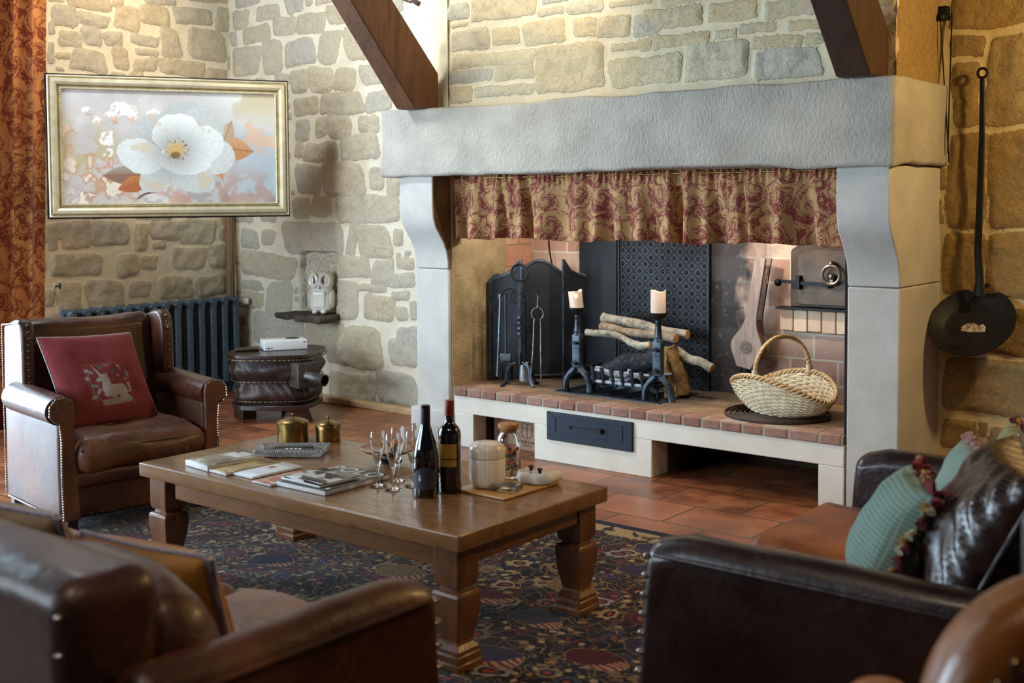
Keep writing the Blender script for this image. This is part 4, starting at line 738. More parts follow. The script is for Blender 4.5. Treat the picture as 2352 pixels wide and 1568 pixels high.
def beadline(pts,r,parent,mat,name='nail_trim',pitch=.011):
    P=[Vector(p) for p in pts]; out=[];R=[]
    s=0
    for i in range(len(P)-1):
        L=(P[i+1]-P[i]).length; n=max(int(L/(pitch/4)),2)
        for k in range(n): out.append(P[i]+(P[i+1]-P[i])*(k/n)); R.append(r*(.45+.55*abs(math.sin(PI*(s+L*k/n)/pitch))))
        s+=L
    b=MB(); b.tube(out,R,6); part(b,name,mat,parent,'row of small nail heads',weld=False)
def pillow(w,h,t,n=36,c=.05,wr=.006,seed=0.):
    b=MB(); fab=[]
    def face(sg):
        def f(u,v):
            a=2*u-1;d=2*v-1; x=w/2*a*(1-c*math.cos(d*PI/2)); z=h/2*d*(1-c*math.cos(a*PI/2)); y=t/2*max((1-a*a)*(1-d*d),0)**.42
            y+=wr*vn(np.array([[a*3+seed,d*3,sg*2.]]))[0]*(1-abs(a)**6)*(1-abs(d)**6); fab.append((x,z,0)); return (x,sg*y,z+h/2)
        return f
    b.grid(face(-1),n,n); b.grid(face(1),n,n,flip=True); return b,fab
def rim(w,h,n=36,c=.05):
    P=[]
    for (a,d) in [(-1+2*k/n,-1) for k in range(n)]+[(1,-1+2*k/n) for k in range(n)]+[(1-2*k/n,1) for k in range(n)]+[(-1,1-2*k/n) for k in range(n)]:
        P.append((w/2*a*(1-c*math.cos(d*PI/2)),0,h/2*d*(1-c*math.cos(a*PI/2))+h/2))
    return P
# ------------------------------------------------------------------ leather wing chair with unicorn cushion
AC=thing('wing_chair','brown leather wing chair with brass nail heads in front of the radiator','armchair',(-4.441,2.559,0),math.radians(81.4))
b=MB(); b.rbox((.03,.015,.065),(.67,.63,.255),.02,(12,12,8)); part(b,'base',LEA,AC)
b=MB(); b.rbox((.055,-.005,.195),(.645,.05,.265),.022,(20,4,6),fn=wrinkle(.004,9)); part(b,'front_rail',LEA,AC)
for sx,x in ((-1,0.),(1,.70)):
    s=-sx
    b=MB(); xa,xb=sorted((x,x+s*.055)); b.rbox((xa,.035,.068),(xb,.63,.50),.015,(4,16,14),fn=wrinkle(.003,6,x*9)); part(b,'side_panel',LEAS,AC)
    def armf(u,v,x=x,s=s):
        a=2*PI*u; y=.012+.47*v; r=.062*(1-.04*math.cos(v*PI)); return (x+s*.008+r*1.12*math.cos(a),y,.522+r*math.sin(a)+.008*v)
    b=MB(); b.grid(armf,40,16,cu=True); cap=[armf(k/40,0) for k in range(40)]; cap2=[armf(k/40,1) for k in range(40)]; b.add(cap,[tuple(range(40))]); b.add(cap2,[tuple(range(40))[::-1]]); part(b,'arm_roll',LEA,AC,ang=50)
    fp=[(x-s*.045,.50),(x-s*.044,.545),(x-s*.02,.572),(x+s*.02,.578),(x+s*.052,.565),(x+s*.060,.53),(x+s*.056,.40),(x+s*.066,.25),(x+s*.078,.066),(x+s*.004,.066),(x+s*.0,.25),(x+s*.002,.40),(x-s*.004,.475),(x-s*.025,.482)]
    if s<0: fp=fp[::-1]
    b=MB(); b.prism(fp,-.004,.016,X=T(0,.016,0)@PY); part(b,'arm_front',LEAC,AC,bevel=.006,ang=50)
    beadline([(x+s*.002,-.004,.07),(x-s*.001,-.004,.25),(x+s*.001,-.004,.40),(x-s*.006,-.004,.472),(x-s*.028,-.004,.482),(x-s*.046,-.004,.505),(x-s*.044,-.004,.545),(x-s*.02,-.004,.573),(x+s*.02,-.004,.578)],.0042,AC,NAILL)
    wp=[(.40,.50),(.398,.60),(.40,.74),(.405,.80),(.42,.845),(.45,.865),(.50,.862),(.56,.845),(.62,.83),(.64,.50)]
    b=MB(); b.prism(wp,min(x,x+s*.06),max(x,x+s*.06),X=PX); part(b,'wing',LEA,AC,bevel=.016,seg=4,ang=60)
    nails([(x+s*.030,.398+(.004 if z<.78 else (z-.78)*.35),z) for z in np.arange(.515,.845,.027)],AC,.0105)
    if sx<0: beadline([(x-.002,.06,.072),(x-.002,.61,.072)],.0042,AC,NAILL); beadline([(x-.002,.632,.08),(x-.002,.634,.50),(x-.002,.632,.83),(x-.002,.42,.853)],.0042,AC,NAILL)
def backf(V): V=V.copy(); V[:,1]+=(V[:,2]-.3)*.10; return wrinkle(.006,7,3)(V)
b=MB(); b.rbox((.045,.46,.24),(.655,.60,.845),.05,(20,8,24),fn=backf); part(b,'backrest',LEA,AC)
b=puff((.062,-.03,.258),(.638,.50,.388),.055,(26,22,12),.028,.016,7,4.); part(b,'seat_cushion',LEAC,AC,'worn lighter leather seat cushion')
b=MB(); P_=[(.075,-.016,.352),(.35,-.026,.355),(.625,-.016,.352)]; b.tube(P_,.005,8); part(b,'cushion_piping',LEA,AC)
nails([(x,.0135,.085) for x in np.linspace(.03,.67,15)],AC,.009)
for lx,ly in ((.06,.07),(.64,.07),(.035,.60),(.64,.60)): b=MB(); b.box((lx-.022,ly-.022,0),(lx+.022,ly+.022,.07)); part(b,'leg',WALN,AC,bevel=.003)
# unicorn cushion
UC=thing('red_cushion','red cushion with a woven white horned animal leaning in the leather wing chair','cushion',(0,0,0),0)
NN=130; pb,fab=pillow(.42,.41,.14,NN,.035,.006,2.); F=np.array(fab); fx=F[:,0]/.42+.5; fz=(F[:,1])/.41+.5
# pillow coordinates: x 0..1, z 0..1 on the front face; motif field x .27-.77, z .18-.66
mxx=(fx-.30)/.44; mzz=(fz-.20)/.44; front=np.arange(len(F))<(NN+1)**2
nz_=vn(np.stack([fx*170,fz*170,0*fx],1)); Cc=np.tile(lin('#8d3b40'),(len(F),1)); Cc=Cc*(1+.30*nz_[:,None]); 
def paint(f,col):
    global Cc
    f=(np.clip(f,0,1)*front)[:,None]; Cc=Cc*(1-f)+lin(col)*f
def el(cx,cy,a,b,an=0.):
    dx=mxx-cx;dy=mzz-cy;c,s=math.cos(an),math.sin(an); return ss(1.08,.92,((dx*c+dy*s)/a)**2+((-dx*s+dy*c)/b)**2)
def cap_(x0,y0,x1,y1,r0,r1):
    dx,dy=x1-x0,y1-y0;t=np.clip(((mxx-x0)*dx+(mzz-y0)*dy)/(dx*dx+dy*dy),0,1);d=np.hypot(mxx-x0-dx*t,mzz-y0-dy*t);r=r0+(r1-r0)*t;return ss(r+.008,r-.008,d)
sq=np.minimum(np.minimum(mxx,1-mxx),np.minimum(mzz,1-mzz)); paint(ss(-.01,.0,sq)*.25,'#9c4a44'); paint(ss(.012,.004,abs(sq))*.6,'#b0706a')
WH='#b9b4ab'
paint(cap_(.28,.05,.90,.10,.07,.06),'#a9a397'); paint(el(.58,.34,.24,.13),WH); paint(el(.75,.33,.14,.16),WH); paint(cap_(.40,.36,.42,.60,.12,.085),WH); paint(cap_(.40,.66,.24,.60,.085,.04),WH); paint(cap_(.33,.70,.20,.99,.028,.004),'#cbc7bd'); paint(cap_(.46,.70,.50,.76,.03,.006),WH); paint(cap_(.35,.24,.55,.18,.055,.045),WH); paint(cap_(.70,.2,.86,.18,.05,.045),WH); paint(cap_(.88,.28,.97,.30,.02,.018),WH); paint(cap_(.97,.30,.95,.48,.018,.03),WH); paint(el(.29,.655,.015,.012),'#4a4440'); paint(cap_(.34,.17,.88,.19,.006,.006)*.7,'#6f6a62'); paint(cap_(.62,.27,.80,.22,.006,.006)*.5,'#7a756c')
for (x,y,r,cl) in ((.05,.85,.055,'#a9b0b2'),(.14,.80,.05,'#8fa3ac'),(.01,.66,.06,'#aaa9a6'),(.38,.92,.055,'#4f6f80'),(.66,.80,.045,'#527886'),(.82,.93,.045,'#b0aaa0'),(.85,.86,.03,'#b0aaa0'),(.92,.60,.03,'#a9a79c')): paint(el(x,y,r,r*.85),cl)
for (x,y,a,b_2,an,cl) in ((.13,.47,.10,.03,-.1,'#6f97a0'),(.20,.33,.09,.035,.9,'#9ba79f'),(.06,.20,.09,.04,.5,'#93a6a2'),(.55,.96,.07,.02,0,'#7f9aa0'),(.99,.72,.03,.08,0,'#6f97a0'),(.75,.70,.05,.02,-.5,'#a0a79c')): paint(el(x,y,a,b_2,an),cl)
paint(cap_(.06,.78,.08,.10,.008,.008),'#9aa59a'); paint(cap_(.02,.32,.24,.06,.007,.007),'#9aa59a')
pb.v=[(p[0]-.20*(p[2]-.2),p[1],p[2]) for p in pb.v]; UM=vcol_mat('tapestry_red',.9,0,.3,500); o=part(pb,'cover',UM,UC,weld=False,ang=180); set_col(o.data,Cc)
b=MB(); b.tube([(x-.20*(z-.2),y,z) for x,y,z in rim(.42,.41,30,.035)],.0045,6,closed=True); part(b,'piping',pm('white_piping','#a9a6a0','#cfccc6',50,.8),UC,'white piping')
UC.matrix_world=AC.matrix_world if False else Matrix.Translation((-4.441,2.559,0))@RZ(math.radians(81.4))@T(.30,.255,.392)@RY(.03)@RX(-.34)
# ------------------------------------------------------------------ sofas
def sofa(name,label,loc,rz,inner,depth,armh,th,mats,n_seat,seat_z,back_h,nail_sides=(0,1),lean=.0,seatfn=None,wr_=.014):
    # local frame: x along the length, front at y=0, back towards +y
    body,seat=mats; S=thing(name,label,'sofa',loc,rz); L=inner/2
    b=MB(); b.rbox((-L,.02,.09),(L,depth,seat_z-.13),.02,(16,10,6)); part(b,'base',body,S)
    for sx in (-1,1):
        x0,x1=sorted((sx*L,sx*(L+th)))
        def f(V,sx=sx):
            V=V.copy(); t=np.clip((armh-V[:,2])/armh,0,1); V[:,1]-=lean*t*(V[:,1]<.15); top=ss(armh-.12,armh,V[:,2]); V[:,2]-=.022*top*((V[:,0]-(x0+x1)/2)/(th/2))**2; V[:,2]-=.02*ss(.10,0,V[:,1])*top; return wrinkle(.004,8,sx*3)(V)
        b=MB(); b.rbox((x0,0,.07),(x1,depth+.06,armh),.032,(8,26,20),fn=f); part(b,'arm',body,S)
        b=MB(); xo=sx*(L+th)*1.0; b.tube([(xo+sx*.002,.03-lean*0,armh-.045),(xo+sx*.002,depth,armh-.045)],.006,8); part(b,'arm_piping',body,S)
        nails([(xo-sx*.010,.007-lean*(armh-z)/armh,z) for z in np.arange(armh-.055,.10,-.046)],S,.0105,NAILL)
    b=MB(); b.rbox((-L-.02,depth-.05,.1),(L+.02,depth+.14,back_h),.05,(30,8,20),fn=wrinkle(.006,6,8)); part(b,'backrest',body,S)
    nails([(sx*(L+.015),depth+.145,z) for sx in (-1,1) for z in np.arange(.3,back_h-.03,.06)],S,.0075,NAILL)
    w=2*L/n_seat
    for k in range(n_seat):
        x0=-L+k*w+.006; b=puff((x0,-.10,seat_z-.14),(x0+w-.012,depth-.06,seat_z-.01),.05,(26,26,9),.030,wr_,6,k*5.+1,0); part(b,'seat_cushion',seat,S)
    for sx in (-1,1):
        for yy in (.05,depth): b=MB(); b.lathe([(.02,0),(.028,.03),(.03,.10)],16,X=T(sx*(L+.03),yy,0)); part(b,'foot',WALN,S)
    return S
SR=sofa('leather_sofa','dark brown leather two-seat sofa at the right, facing the coffee table end','',0,1,1,1,1,(LEAD,LEAO),2,1,1) if False else None
SR=sofa('leather_sofa','dark brown leather sofa on the right with green cushions on its seat',(-1.475,2.935,0),-PI/2,1.07,.84,.60,.11,(LEAD,LEAO),2,.43,.78,lean=.05)
SL=sofa('leather_sofa','worn brown leather sofa in the left foreground seen over its back',(-2.66,1.745,0),PI,1.88,.63,.615,.11,(LEA,LEAW),3,.43,.765,lean=.03,wr_=.024)
SL.rotation_euler=(0,0,PI); SL.location=(-2.66,1.745,0)
# back cushions: leather, loose
def back_cushion(label,M_,w,h,t,mat,seed,pk=1.,rd=0.):
    b,fab=pillow(w,h,t,40,.06,.012,seed)
    V=np.array(b.v); a_=V[:,0]/(w/2); d_=(V[:,2]-h/2)/(h/2); V[:,0]*=np.sqrt(1-rd*np.clip(d_,-1,1)**2/2); V[:,2]=h/2+(V[:,2]-h/2)*np.sqrt(1-rd*np.clip(a_,-1,1)**2/2); V[:,1]+=np.sign(V[:,1])*0; e=(1-np.clip(abs(V[:,0])/(w/2),0,1)**8)
    ed=np.maximum(abs(V[:,0])/(w/2),abs(V[:,2]-h/2)/(h/2)); V[:,1]+=.008*pk*np.sin((V[:,0]+V[:,2])*95+seed)*ss(.45,.8,ed)*ss(1.,.9,ed)*np.sign(V[:,1]); b.v=[tuple(p) for p in V]
    r=thing('back_cushion',label,'cushion'); part(b,'cover',mat,r,ang=180)
    if pk<1: r.matrix_world=M_; return r
    q=MB(); q.tube([(x*math.sqrt(1-rd*min(1,abs((z-h/2)/(h/2)))**2/2),y,h/2+(z-h/2)*math.sqrt(1-rd*min(1,abs(x/(w/2)))**2/2)) for x,y,z in rim(w,h,30,.06)],.007,8,closed=True); part(q,'piping',mat,r); r.matrix_world=M_; return r
back_cushion('large puckered dark leather back cushion at the near end of the right sofa',T(-.92,2.68,.435)@RZ(-PI/2+.36)@RX(-.46),.52,.40,.25,LEAD,1.)
back_cushion('large dark leather back cushion at the far end of the right sofa',T(-.86,3.22,.435)@RZ(-PI/2)@RX(-.28),.50,.38,.20,LEAD,2.)
back_cushion('plump brown leather back cushion beside the near arm of the left sofa',T(-1.98,1.26,.395)@RZ(PI)@RX(-.26),.62,.335,.30,LEA,3.,.15,.75)
back_cushion('brown leather back cushion in the middle of the left sofa',T(-2.63,1.26,.395)@RZ(PI)@RX(-.26),.60,.29,.24,LEA,4.,.15,.5)
back_cushion('brown leather back cushion at the far end of the left sofa',T(-3.24,1.26,.395)@RZ(PI)@RX(-.26),.58,.29,.24,LEA,5.,.15,.5)
def throw(name,label,M_,w,h,t,mat,trimfn=None,seed=0.,c=.06):
    b,fab=pillow(w,h,t,32,c,.006,seed); r=thing(name,label,'cushion'); o=part(b,'cover',mat,r,ang=180,weld=False); 
    if trimfn: trimfn(r,w,h,c)
    r.matrix_world=M_; return r
def waffle(name,c1,c2,line,sc):
    m,nt,b=mk(name); v=coord(nt); s=nd(nt,'SeparateXYZ',{0:v}); a=math_(nt,'ABSOLUTE',math_(nt,'SINE',math_(nt,'MULTIPLY',s.outputs[0],sc))); d=math_(nt,'ABSOLUTE',math_(nt,'SINE',math_(nt,'MULTIPLY',s.outputs[2],sc))); mn=math_(nt,'MINIMUM',a,d); f=mr(nt,mn,.12,.45)
    c=mix(nt,f,hx(line),mix(nt,mr(nt,noise(nt,v,5),.3,.7),hx(c1),hx(c2))); st(nt,b.inputs['Base Color'],c); b.inputs['Roughness'].default_value=.9; bump(nt,b,mn,-.5,.006); return m
def tassels(cols,sides,big):
    def f(r,w,h,c):
        P=rim(w,h,60,c); rr=random.Random(5); ms=[pm('tassel_'+k[1:],k,k,60,.9,bmp=.4) for k in cols]
        n=len(P); seg={'r':(60,120),'t':(120,180),'l':(180,240),'b':(0,60)}
        for s in sides:
            a,b_=seg[s]
            for i in range(a,b_,3):
                p=Vector(P[i%n]); nrm=(p-Vector((0,0,h/2))); nrm.y=0; nrm.normalize(); m=rr.choice(ms); L=big*rr.uniform(.8,1.3); d=(nrm+Vector((rr.uniform(-.5,.5),rr.uniform(-.8,.8),rr.uniform(-.6,.2)))).normalized()
                q=MB(); q.tube([p,p+d*L*.3,p+d*L*.45,p+d*L*.8,p+d*L+Vector((0,0,-.25*L))],[.004,.009,.005,.008,.012],8); part(q,'tassel',m,r,weld=False)
    return f
def fringe(col,col2,side,wd):
    def f(r,w,h,c):
        P=rim(w,h,60,c); a,b_={'r':(60,121),'t':(120,181),'l':(180,240)}[side]; pts=[P[i%240] for i in range(a,b_)]
        q=MB(); q.tube(pts,[wd*(.8+.35*math.sin(i*2.3)) for i in range(len(pts))],10); 
        V=np.array(q.v); V+=.007*np.stack([vn(V*160),vn(V*160+9),vn(V*160+33)],1); q.v=[tuple(p) for p in V]; part(q,'fringe',pm('fringe_'+col[1:],col,col2,120,.95,bmp=.8,bs_=200),r,'thick looped fringe',weld=False)
    return f
GRW=waffle('green_waffle','#4f6a62','#5f7a70','#7f958a',270.)
def tri1(r,w,h,c): tassels(['#4a0e1c','#a89f80','#6a1828','#8a6a34','#5a1424'],'rt',.032)(r,w,h,c)
throw('green_cushion','green waffle-weave cushion with maroon and cream tassels, nearest on the right sofa',T(-1.12,2.69,.425)@RZ(-PI/2+.48)@RX(-.46),.34,.315,.17,GRW,tri1,1.)
GRS=pm('green_silk','#5c756c','#7c9287',9,.6,.1,bmp=.1); GRO=pm('olive_silk','#57593c','#8c8a60',8,.55,.1,bmp=.15,stretch=(3,1,1)); PALE=pm('pale_aqua','#8fa7a5','#b9c9c6',7,.7)
throw('green_cushion','plain green cushion with a thick pink looped fringe on the right sofa',T(-1.06,3.02,.425)@RZ(-PI/2+.55)@RX(-.38),.38,.32,.14,GRS,lambda r,w,h,c:(fringe('#8a6468','#c4a09c','r',.022)(r,w,h,c),fringe('#8a6468','#c4a09c','t',.016)(r,w,h,c)),2.)
throw('olive_cushion','olive silk cushion edged with red and gold beads, third along the right sofa',T(-1.00,3.22,.425)@RZ(-PI/2+.5)@RX(-.32),.36,.34,.14,GRO,tassels(['#7a1422','#a9803a','#5a0f1c'],'rt',.022),3.)
throw('pale_cushion','pale aqua cushion with a pink edge at the far end of the right sofa',T(-.94,3.38,.425)@RZ(-PI/2+.4)@RX(-.28),.36,.33,.12,PALE,fringe('#8a5a60','#b98a8c','r',.012),4.)
MUS=pm('mustard_velvet','#8a5c1c','#b57f2c',6,.7,.1,bmp=.15,bs_=200); TANP=pm('tan_linen','#7a6040','#a08460',8,.85,bmp=.2,bs_=200)
STR=pm('striped_braid','#6b5a70','#c9bcc0',60,.7,stretch=(8,8,.2),ramp=(.4,.6))
def braid(r,w,h,c):
    P=rim(w,h,60,c); 
    q=MB(); q.tube([P[i%240] for i in range(180,241)],[.014]*61,8,flat=.6); part(q,'braid',STR,r,'striped mauve braid edge')
    q=MB(); q.tube([P[i%240] for i in range(0,181)],[.008]*181,8,flat=.6); part(q,'braid',STR,r)
throw('mustard_cushion','mustard velvet cushion with a striped mauve braid, on the left sofa',T(-2.09,1.45,.415)@RZ(PI+.15)@RX(-.30),.36,.275,.16,MUS,braid,5.)
throw('tan_cushion','tan cushion with a striped edge behind the leather back cushion of the left sofa',T(-2.52,1.40,.425)@RZ(PI+.1)@RX(-.35),.40,.30,.15,TANP,braid,6.)
throw('tan_cushion','small tan cushion at the left edge of the photo on the left sofa',T(-2.95,1.38,.425)@RZ(PI+.1)@RX(-.25),.36,.33,.14,TANP,braid,7.)
# foreground chair back
FC=thing('leather_armchair','cognac leather armchair with a rounded back, blurred in the bottom right foreground','armchair',(-.508,1.482,0),.683)
def rr_poly(x0,x1,z0,z1,r,n=10):
    P=[(x0,z0),(x1,z0)]
    P+=[(x1-r+r*math.cos(a),z1-r+r*math.sin(a)) for a in np.linspace(0,PI/2,n)]+[(x0+r+r*math.cos(a),z1-r+r*math.sin(a)) for a in np.linspace(PI/2,PI,n)]; return P
b=MB(); b.prism(rr_poly(0,.64,.10,.872,.21,14),-.15,0,X=PY); part(b,'backrest',LEAF,FC,bevel=.055,seg=6,ang=80)
b=MB(); b.rbox((.03,.10,.10),(.61,.52,.42),.05,(10,10,6)); part(b,'seat',LEAF,FC)
for x in (.0,.52): b=MB(); b.rbox((x+.0,.10,.10),(x+.12,.50,.58),.05,(6,10,10)); part(b,'arm',LEAF,FC)
pts=[(x,z) for x,z in rr_poly(.035,.605,.2,.837,.18,9)[2:]]; nails([(x,-.004,z) for x,z in pts]+[(.035,-.004,z) for z in np.arange(.25,.72,.06)],FC,.008)
for lx in (.06,.58):
    for ly in (.06,.46): b=MB(); b.box((lx-.025,ly-.025,0),(lx+.025,ly+.025,.11)); part(b,'leg',WALN,FC)
# ------------------------------------------------------------------ hearth: fire screen
HZ=.329
FS=thing('fire_screen','black mesh folding fire screen with a curved iron frame at the left of the hearth','fire screen',(-4.21,5.43,HZ),math.atan2(.41,.395))
def mesh_mat():
    m,nt,b=mk('screen_mesh'); v=coord(nt); s=nd(nt,'SeparateXYZ',{0:v}); a=math_(nt,'SINE',math_(nt,'MULTIPLY',s.outputs[0],1500.)); c=math_(nt,'SINE',math_(nt,'MULTIPLY',s.outputs[2],1500.)); h=math_(nt,'MAXIMUM',a,c)
    st(nt,b.inputs['Base Color'],mix(nt,mr(nt,noise(nt,v,5,4),.3,.7),hx('#1c2025'),hx('#383e45'))); b.inputs['Roughness'].default_value=.5; b.inputs['Metallic'].default_value=.5; bump(nt,b,h,.3,.001); return m
MESH=mesh_mat()
def screen_top(w,h,hs,n=24):
    # silhouette: small shoulder hump, valley, tall centre arch, mirrored
    def z(t):
        a=abs(t)
        if a>.80: return hs-.035+.035*math.sin((1-a)/.2*PI*.62+.02)*1.05
        return hs-.018+(h-hs+.018)*(.5+.5*math.cos(min(a/.66,1)*PI))**.9 + (.012*(a-.66)/.14 if a>.66 else 0)
    return [(w*t,z(t)) for t in np.linspace(-1,1,n*2+1)]
def screen_panel(w,h,hs,X,parent,left=True,right=True):
    top=screen_top(w,h,hs) if (left and right) else [(w*t,hs*.80+(hs-.8*hs)*((t+1)/2 if left else (1-t)/2)**1.5) for t in np.linspace(-1,1,20)]
    b=MB(); b.prism([(-w,.02),(w,.02)]+top[::-1],-.002,.002,X=X@PY); part(b,'mesh_panel',MESH,parent)
    b=MB(); pts=[(-w,0,.0)]+[(x,0,z) for x,z in top]+[(w,0,0)]; b.tube(pts,.011,8,X=X,flat=.7); b.tube([(-w,0,.022),(w,0,.022)],.008,8,X=X); part(b,'iron_frame',IRONB,parent,weld=False)
screen_panel(.285,.685,.605,T(0,0,0),FS)
for s in (-1,1):
    X=T(s*.285,.02,0)@RZ(-s*1.0 if s>0 else 1.0)@T(s*-.10,0,0) if False else T(s*.29,.015,0)@RZ(s*-2.5)@T(s*.11,0,0)
    b=MB(); w=.10; z0=.60; prof_=[(-w,.02),(w,.02)]+([(w,.70),(.4*w,.63),(-.3*w,.60),(-w,.58)] if s>0 else [(w,.58),(.3*w,.60),(-.4*w,.63),(-w,.70)])
    b.prism(prof_,-.002,.002,X=X@PY); part(b,'mesh_panel',MESH,FS)
    b=MB(); b.tube([(p[0],0,p[1]) for p in prof_],.010,8,closed=True,X=X,flat=.7); part(b,'iron_frame',IRONB,FS)
# tool stand
TS=thing('fire_tool_stand','wrought-iron stand with a ring top holding the fire tools','tool stand',(-4.15,5.17,HZ),.45)
b=MB(); b.tube([(.0+.046*math.cos(a),0,.632+.046*math.sin(a)) for a in np.linspace(0,2*PI,33)[:-1]],.007,8,closed=True); part(b,'ring_top',IRON,TS)
b=MB(); v=[];f=[]
zs=np.linspace(.12,.585,60)
for j,z in enumerate(zs):
    tw=ss(.27,.30,z)*ss(.40,.37,z)*0+ (np.clip((z-.27)/.12,0,1))*PI*2; h=.0095 if z<.56 else .0095-(z-.56)*.16
    v+=[(h*1.3*math.cos(tw+PI/4+k*PI/2),h*1.3*math.sin(tw+PI/4+k*PI/2),z) for k in range(4)]
for j in range(len(zs)-1): f+=[(j*4+k,j*4+(k+1)%4,(j+1)*4+(k+1)%4,(j+1)*4+k) for k in range(4)]
f+=[(3,2,1,0),tuple(len(v)-4+k for k in range(4))]; b.add(v,f); part(b,'twisted_shaft',IRONB,TS,ang=30)
for s in (-1,1):
    b=MB(); b.tube([(s*.008,0,.465),(s*.030,0,.47),(s*.048,0,.49),(s*.048,0,.515),(s*.030,0,.528),(s*.012,0,.515)],.0045,8); b.tube([(s*.020,0,.525),(s*.05,0,.545),(s*.085,0,.535),(s*.098,0,.515),(s*.098,-.01,.503),(s*.106,-.012,.512)],.0045,8); part(b,'hook_scroll',IRON,TS,weld=False)
b=MB(); b.box((-.055,-.012,.118),(.055,.012,.126)); part(b,'foot_plate',IRON,TS)
for a in (-2.55,-.6,.6,2.55):
    b=MB(); d=(math.cos(a),math.sin(a)); b.tube([(d[0]*r,d[1]*r,z) for r,z in ((.03,.122),(.055,.12),(.068,.10),(.075,.06),(.083,.025),(.10,.006),(.118,.006))],.011,8,flat=.4); part(b,'foot',IRONB,TS)
b=MB(); b.tube([(.006,-.02,.12),(.004,-.02,.175),(.012,-.02,.198),(.026,-.02,.198),(.032,-.02,.175),(.030,-.02,.12)],.005,8); part(b,'tool_clip',IRON,TS)
def hang(name,label,cat,dx,builder,dy=-.012):
    r=thing(name,label,cat,(TS.location[0]+dx*math.cos(.45)-dy*math.sin(.45),TS.location[1]+dx*math.sin(.45)+dy*math.cos(.45),HZ+.0),.45); builder(r); return r
TGM=pm('tongs_steel','#4a4846','#8d8a86',40,.4,.15,.8)
def tongs(r):
    b=MB(); b.tube([(.034*math.cos(a),0,.405+.034*math.sin(a)) for a in np.linspace(-PI*.36,PI*1.36,30)],.004,8); b.sphere((0,0,.443),.008,10); b.tube([(0,0,.445),(0,0,.48),(.006,0,.497),(.0,0,.507),(-.008,0,.5)],.0035,8); part(b,'spring_loop',TGM,r,weld=False)
    for s in (-1,1):
        b=MB(); b.tube([(s*.0165,0,.375),(s*.019,0,.36),(s*(.026 if s<0 else .018),0,.2),(s*(.040 if s<0 else .020),0,.06),(s*(.028 if s<0 else .017),0,.02)],.0055,8); part(b,'arm',TGM,r)
hang('fire_tongs','slim steel fire tongs hanging on the right hook of the tool stand','tongs',.105,tongs)
def poker(r):
    b=MB(); b.tube([(.0,0,.50),(.004,0,.515),(-.006,0,.51),(0,0,.48),(-.004,0,.36),(-.012,0,.2),(-.02,0,.05)],[.005,.005,.005,.006,.007,.006,.005],8); part(b,'rod',pm('poker_steel','#3f4a54','#7f8a92',60,.35,.15,.8),r)
    b=MB(); b.tube([(-.017,0,.09),(-.005,.0,.07),(.0,0,.05)],.005,8); part(b,'barb',IRON,r)
hang('fire_poker','iron poker hanging at the far left of the tool stand','poker',-.108,poker)
def brush(r):
    b=MB(); b.tube([(0,0,.505),(0,0,.17)],.006,8); b.tube([(0,0,.5),(.006,0,.515),(-.006,0,.512)],.004,6); part(b,'handle',IRONB,r,weld=False)
    b=MB(); b.box((-.03,-.014,.135),(.03,.014,.175)); part(b,'ferrule',pm('ferrule','#5d6a70','#8f9aa0',30,.35,.1,.7),r,bevel=.003)
    b=MB(); b.grid(lambda u,v:(((-.028+.056*u)*(1+.25*(1-v))),-.012*math.sin(u*PI*14)*.5,.03+.108*v),60,5); o=part(b,'bristles',BLACK,r,ang=180); solidify(o,.016)
hang('hearth_brush','black-bristled hearth brush hanging on the left of the tool stand','brush',-.085,brush,.02)
def shovel(r):
    b=MB(); b.tube([(0,0,.505),(0,0,.13)],.0055,8); part(b,'handle',IRON,r)
    b=MB(); b.grid(lambda u,v:(.036*(2*u-1)*(1-.25*v**4),-.018*(1-(2*u-1)**2)+.0,.012+.118*v),16,10); o=part(b,'blade',pm('shovel_steel','#6d7072','#a9abaa',14,.38,.12,.7),r,'pale worn steel blade',ang=180); solidify(o,.003)
hang('fire_shovel','small fire shovel with a pale steel blade behind the tool stand feet','shovel',.022,shovel,.035)
# ------------------------------------------------------------------ andirons and candles
def andiron(label,loc,rz):
    A=thing('andiron',label,'andiron',loc,rz,'pair of cast-iron andirons with candle cups')
    for s in (-1,1):
        b=MB(); b.tube([(s*.004,0,.145),(s*.022,0,.118),(s*.048,0,.095),(s*.066,0,.07),(s*.075,0,.04),(s*.076,0,0)],[.016,.018,.018,.018,.018,.020],10,flat=1.); b.tube([(s*.010,-.016,.125),(s*.03,-.016,.105),(s*.054,-.016,.082),(s*.068,-.016,.055),(s*.074,-.017,.01)],.006,6); part(b,'leg',IRONB,A,weld=False)
    b=MB(); b.rbox((-.027,-.02,.125),(.027,.02,.31),.008,(6,4,8)); part(b,'stem',IRONB,A)
    for z in (.155,.265): b=MB(); b.lathe([(.0,-.024),(.012,-.024),(.013,-.018),(.013,.0),(.015,.002)],12,X=T(0,-.018,z)@RX(-PI/2)@RX(PI)); b.box((-.014,-.05,z-.006),(.014,-.02,z+.006)); part(b,'hook_stud',IRON,A,weld=False)
    b=MB(); b.lathe([(.026,.305),(.024,.315),(.020,.32),(.023,.326),(.020,.335),(.016,.38),(.015,.40),(.018,.404),(.015,.41),(.017,.42),(.022,.425)],20); part(b,'neck',IRONB,A)
    b=MB(); b.lathe([(.02,.420),(.036,.428),(.047,.442),(.049,.456),(.046,.456),(.040,.447),(.0,.446)],28); part(b,'candle_cup',BLACK,A)
    b=MB(); b.box((-.014,.0,.10),(.014,.26,.125)); b.box((-.014,.235,.0),(.014,.26,.12)); part(b,'log_bar',IRON,A,weld=False)
    return A
